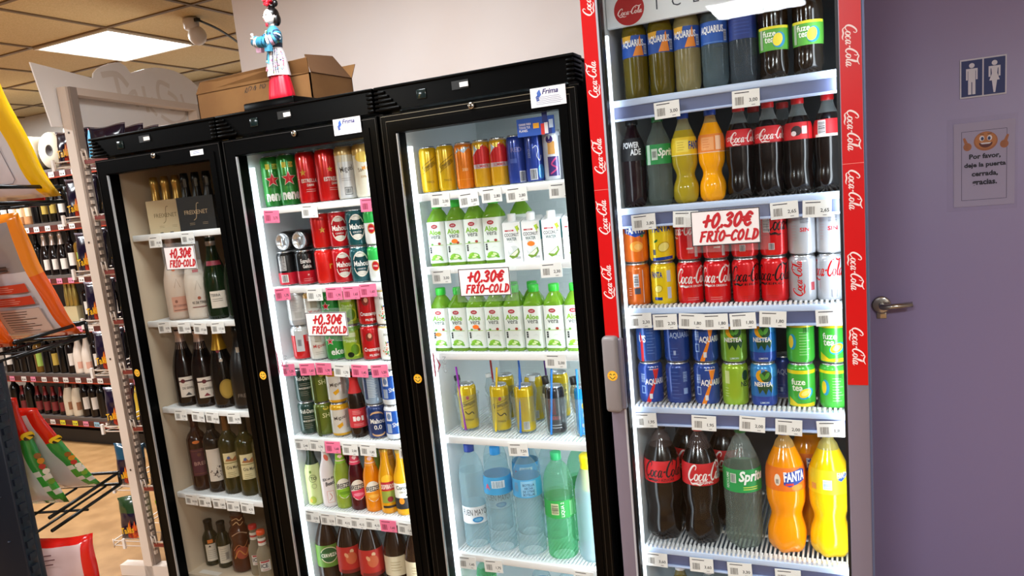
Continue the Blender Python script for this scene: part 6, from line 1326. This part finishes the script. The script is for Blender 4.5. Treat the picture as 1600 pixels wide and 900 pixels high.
def takis_bag(kind, hh, cap_=None):
    def fn():
        w_, h_, d_ = .155, hh, .06
        mb = bag('b', w_, h_, d_, (lambda u, v, s: (BG(cap_) if v > .66 else m_purple(u, v, s))) if cap_ else m_purple, seed=hash(kind) % 50 if False else int(hh * 1000), wr=.005)
        a = Art(lambda c: pr(c, .3)); rd = random.Random(6)
        for i in range(14):
            x = rd.uniform(-.02, .055); y = rd.uniform(.03, .08); a.poly([(x - .008, y - .02), (x + .008, y - .022), (x + .002, y + rd.uniform(.02, .05))], rd.choice(('d8541a', 'e8821c', 'b3341a', '8f2a1c')))
        a.text('Takis', -.022, .052, .030, 'e0a81c', w=.070, bold=.05, rot=.12, shear=.2)
        bagart(mb, a, w_, h_, d_)
        return mb.build('snack_bag')
    reg(kind, fn, 'snack bag')
takis_bag('dark_bag', .185); takis_bag('dark_bag_short', .150); takis_bag('dark_bag_red', .190, 'b8301c'); takis_bag('dark_bag_green', .200, '1f3a1c'); takis_bag('dark_bag_lime', .195, '9ab81c'); takis_bag('dark_bag_blue', .188, '22485e')
WSH = [1.822, 1.593, 1.364, 1.150, .930, .675, .400, .135]
WRM = Matrix.Translation(WR.location) @ Matrix.Rotation(math.radians(11), 4, 'Z')
NAMES = ('top', 'second', 'third', 'fourth', 'fifth', 'sixth', 'seventh', 'bottom')
for i, z in enumerate(WSH):
    b = MB(); r_ = .003
    for sx in (-1, 1):
        x0, x1 = (-.035, -.125 if i < 7 else -.19) if sx < 0 else (.026, .30)
        for zz in (z, z + .022): b.tube([(x0, .020, zz), (x1, .020, zz), (x1, .83, zz), (x0, .83, zz)], r_, IV, 6)
        for k in range(9): y = .06 + k * .095; b.tube([(x0, y, z), (x1, y, z)], .0022, IV, 6)
        b.tube([(x1, .020, z - .01), (x1, .020, z + .03)], r_, IV, 6)
    b.tube([(.024, .018, z - .02), (.024, .010, z + .055), (.044, .010, z + .055), (.044, .018, z)], .0032, IV, 6)
    b.box(-.137, -.125, .012, .022, z - .012, z + .034, pr('e6dcd2', .5))
    b.box(.03, .30, .013, .016, z + .002, z + .018, pr('7a2a1c', .5))
    b.build('wire_shelf', WR)
    for sx in (-1, 1):
        k = 'dark_bag'
        if i == 0: k = 'dark_bag_short'
        if i == 5 and sx > 0: k = 'dark_bag_red'
        if i == 6: k = 'dark_bag_blue'
        if i == 7: k = 'dark_bag_green' if sx < 0 else 'dark_bag_lime'
        q = WRM @ Vector(((-.075 if i < 7 else -.11) if sx < 0 else .105, .075, z + .005))
        if i == 2 and sx < 0: pass
        put(k, q.x, q.y, q.z, f"dark purple snack bag on the {NAMES[i]} shelf of the white stand, {'aisle side' if sx < 0 else 'cooler side'}", 'dark purple snack bags', rot=math.radians(11) + (.30 if sx > 0 else .12), tilt=(-.10, 0))
for k in range(4):
    q = WRM @ Vector((.12, .17 + .10 * k, 1.827)); put('dark_bag_short', q.x, q.y, q.z, f"dark purple snack bag, {('first', 'second', 'third', 'fourth')[k]} behind the front one on the top shelf", 'dark purple snack bags', rot=math.radians(11) + .30, tilt=(-.06, 0))

# ------------------------------------------------------------------ far wall shelving with bottles
SH_ = root('bottle_shelving', (-5.3, 1.65, 0)); tag(SH_, 'long dark wall shelving with red price rails full of bottles', 'shelving')
DKM = pr('2a211d', .5)
MB().box(-.95, 1.3, .40, .44, 0, 2.15, DKM).build('back_panel', SH_); MB().box(-.95, 1.3, .03, .40, 0, .10, pr('15100e', .6)).build('plinth', SH_)
FZ = [2.000, 1.640, 1.265, .915, .535, .205]
for i, z in enumerate(FZ):
    s = MB().box(-.95, 1.3, .0, .40, z - .030, z, pr('564c46', .5)).build('shelf', SH_)
    rl = MB(); rl.box(-.95, 1.3, -.012, .0, z - .062, z - .022, pr('4f1c12', .45)); rl.box(-.95, 1.3, -.014, -.010, z - .066, z - .058, pr('9c3014', .45)); rb = rl.build('price_rail', s)
    t = random.Random(i)
    for k in range(17):
        x = -.9 + k * .125 + t.uniform(-.01, .01); c = t.choice(('d8d0c8', 'd8d0c8', 'd8d0c8', 'd8cc2a', 'e0809a', '8ab4c8')) if i > 1 else 'd8d0c8'
        o = MB(); o.box(-.028, .028, -.0015, 0, -.018, .018, PAPER(c)); a = Art(PAPER); a.barcode(-.01, -.003, .02, .014, '5a5450'); a.rect(.006, -.008, .020, .002, '4a4440'); a.put(o, flat((0, -.0015, 0), (1, 0, 0), (0, 0, 1), (0, -1, 0)))
        o.build('price_tag', s, (x, -.0145, z - .041))
def farb(kind, prof, body, foil, lab, lw=.055, art=None):
    def fn():
        mb = MB(); zt = prof[-1][1]; mb.lathe(prof, lambda z: foil if foil and z > zt * .70 else body, 16); mb.lathe([(prof[-1][0], zt), (0, zt)], foil or body, 16)
        if lab: Art(PAPER).rect(-lw / 2, lab[0], lw / 2, lab[1], lab[2]).put(mb, wrap(lambda z: prof[3][0] + .0006), .008)
        return mb.build('wine_bottle')
    reg(kind, fn, 'bottle')
farb('far_red', BO, glossy('120b0b'), FOIL('1a1012'), (.06, .15, 'd6cbc0')); farb('far_black', BO, glossy('0c0a0a'), FOIL('100c0c'), None); farb('far_gold', BO, glossy('17120a'), FOIL('1c160c'), (.06, .15, 'b0923a')); farb('far_rose', BO, glossy('b07a50'), FOIL('3a1c1c'), (.06, .15, 'd8c4a0'))
farb('far_green', BO, glossy('6b4a18'), FOIL('3a2c14'), (.05, .15, '93ad4a')); farb('far_fizz', CH, glossy('120b0a'), FOIL('cbb6aa'), (.04, .115, 'd8ccc0')); farb('far_white', CH, pr('d8c8b8', .4), None, (.04, .09, 'd09a84')); farb('far_small', LN, glossy('1a0c0c'), FOIL('6a1a1a'), (.03, .10, '7a2424'), .05)
farb('far_yellow', BO, pr('b8901c', .4), FOIL('d8b02a'), (.05, .2, 'd8b83a'), .07); farb('far_cream', CH, pr('c8b8a0', .5), FOIL('5a3a2a'), (.05, .11, '8a5a3a'), .04); farb('far_goldneck', SP, FOIL('b59a50'), FOIL('c2a75c'), None)
FAR = [(1, ['far_rose', 'far_red', 'far_red', 'far_rose', 'far_rose', 'far_black', 'far_gold', 'far_gold', 'far_red', 'far_black'], -5.72, .092, 'upper'),
       (2, ['far_black', 'far_fizz', 'far_fizz', 'far_fizz', 'far_red', 'far_green', 'far_red', 'far_black'], -5.34, .092, 'second'),
       (3, ['far_red', 'far_black', 'far_red', 'far_red'], -4.90, .088, 'third'),
       (4, ['far_red', 'far_black', 'far_black', 'far_black', 'far_green', 'far_black', 'far_gold', 'far_black', 'far_red', 'far_white', 'far_white', 'far_red', 'far_gold', 'far_black'], -5.92, .092, 'fourth'),
       (5, ['far_black', 'far_small', 'far_black', 'far_small', 'far_small', 'far_small', 'far_small', 'far_cream', 'far_cream', 'far_red', 'far_red', 'far_black', 'far_black', 'far_yellow', 'far_yellow', 'far_yellow'], -5.94, .092, 'lowest')]
DESC = {'far_red': 'dark wine bottle with cream label', 'far_black': 'plain dark bottle without label', 'far_gold': 'dark bottle with gold label', 'far_rose': 'pinkish wine bottle', 'far_green': 'bottle with green label', 'far_fizz': 'sparkling wine bottle with white foil neck', 'far_white': 'white sparkling wine bottle', 'far_small': 'small reddish bottle', 'far_yellow': 'yellow bottle', 'far_cream': 'cream coloured bottle', 'far_goldneck': 'gold foiled bottle'}
for i, L, x0, dx, nm in FAR:
    for k, kk in enumerate(L):
        put(kk, x0 + k * dx, 1.70, FZ[i], f'{DESC[kk]} on the {nm} far wall shelf', f'{DESC[kk]}s on the {nm} far shelf', rot=facing(x0, 1.7))
r = root('bottle_carton', (-5.09, 1.72, FZ[3])); b = MB(); b.box(-.075, .075, -.03, .03, 0, .115, PAPER('cdb98c')); b.build('carton_body', r); tag(r, 'cream carton with three gold necks on the far third shelf', 'carton')
for k in range(3): put('far_goldneck', -5.135 + k * .045, 1.72, FZ[3] + .1155, f'gold foiled bottle neck, {("first", "middle", "last")[k]} above the far cream carton', 'gold necks above the far carton')
# paper goods on the top far shelf
RP = pr('a3957f', .8)
for x, y, z, rad, t in ((-5.225, 1.78, 2.000, .125, 'big paper roll with dark core hole on the far top shelf'), (-4.965, 1.79, 2.000, .125, 'big paper roll next to the kitchen roll pack')):
    b = MB(); pf = [(.040, -.12), (rad - .012, -.12), (rad, -.108), (rad, .108), (rad - .012, .12), (.040, .12), (.040, -.12)]; b.lathe(pf, RP, 28); b.lathe([(.038, -.119), (0, -.100)], pr('2a1c14', .8), 20)
    b.v = [(q[0], q[2], q[1] + rad) for q in b.v]; o = b.build('paper_roll', None, (x, y, z)); tag(o, t, 'paper roll', 'paper rolls on the far shelf')
b = MB(); b.rbox(-.07, .07, -.06, .06, 0, .26, PAPER('cfc09a'), .015); a = Art(PAPER); a.ell(0, .18, .05, .036, '7a2a3a', 20); a.ell(0, .182, .045, .030, 'd8ccc8', 20); a.text('Rec', 0, .182, .028, '2a2a5a', w=.06, bold=.05); a.text('MAXI', 0, .115, .020, 'a83a3a', w=.07, bold=.04); a.line(smooth_path([(-.03, .03), (.0, .09), (.02, .04), (.04, .08)], 5), .004, 'a8a06a'); a.put(b, flat((0, -.06, 0), (1, 0, 0), (0, 0, 1), (0, -1, 0)))
tag(b.build('kitchen_roll_pack', None, (-4.755, 1.75, 2.0)), 'cream kitchen roll pack beside the big paper roll', 'pack')
b = MB(); b.rbox(-.07, .07, -.05, .05, 0, .30, PAPER('2f7f9c'), .01); a = Art(PAPER); a.text('BO', 0, .24, .05, 'a8283a', bold=.06); a.put(b, flat((0, -.05, 0), (1, 0, 0), (0, 0, 1), (0, -1, 0)))
tag(b.build('blue_pack', None, (-4.60, 1.75, 2.0)), 'blue packet with red letters beside the kitchen roll', 'pack')
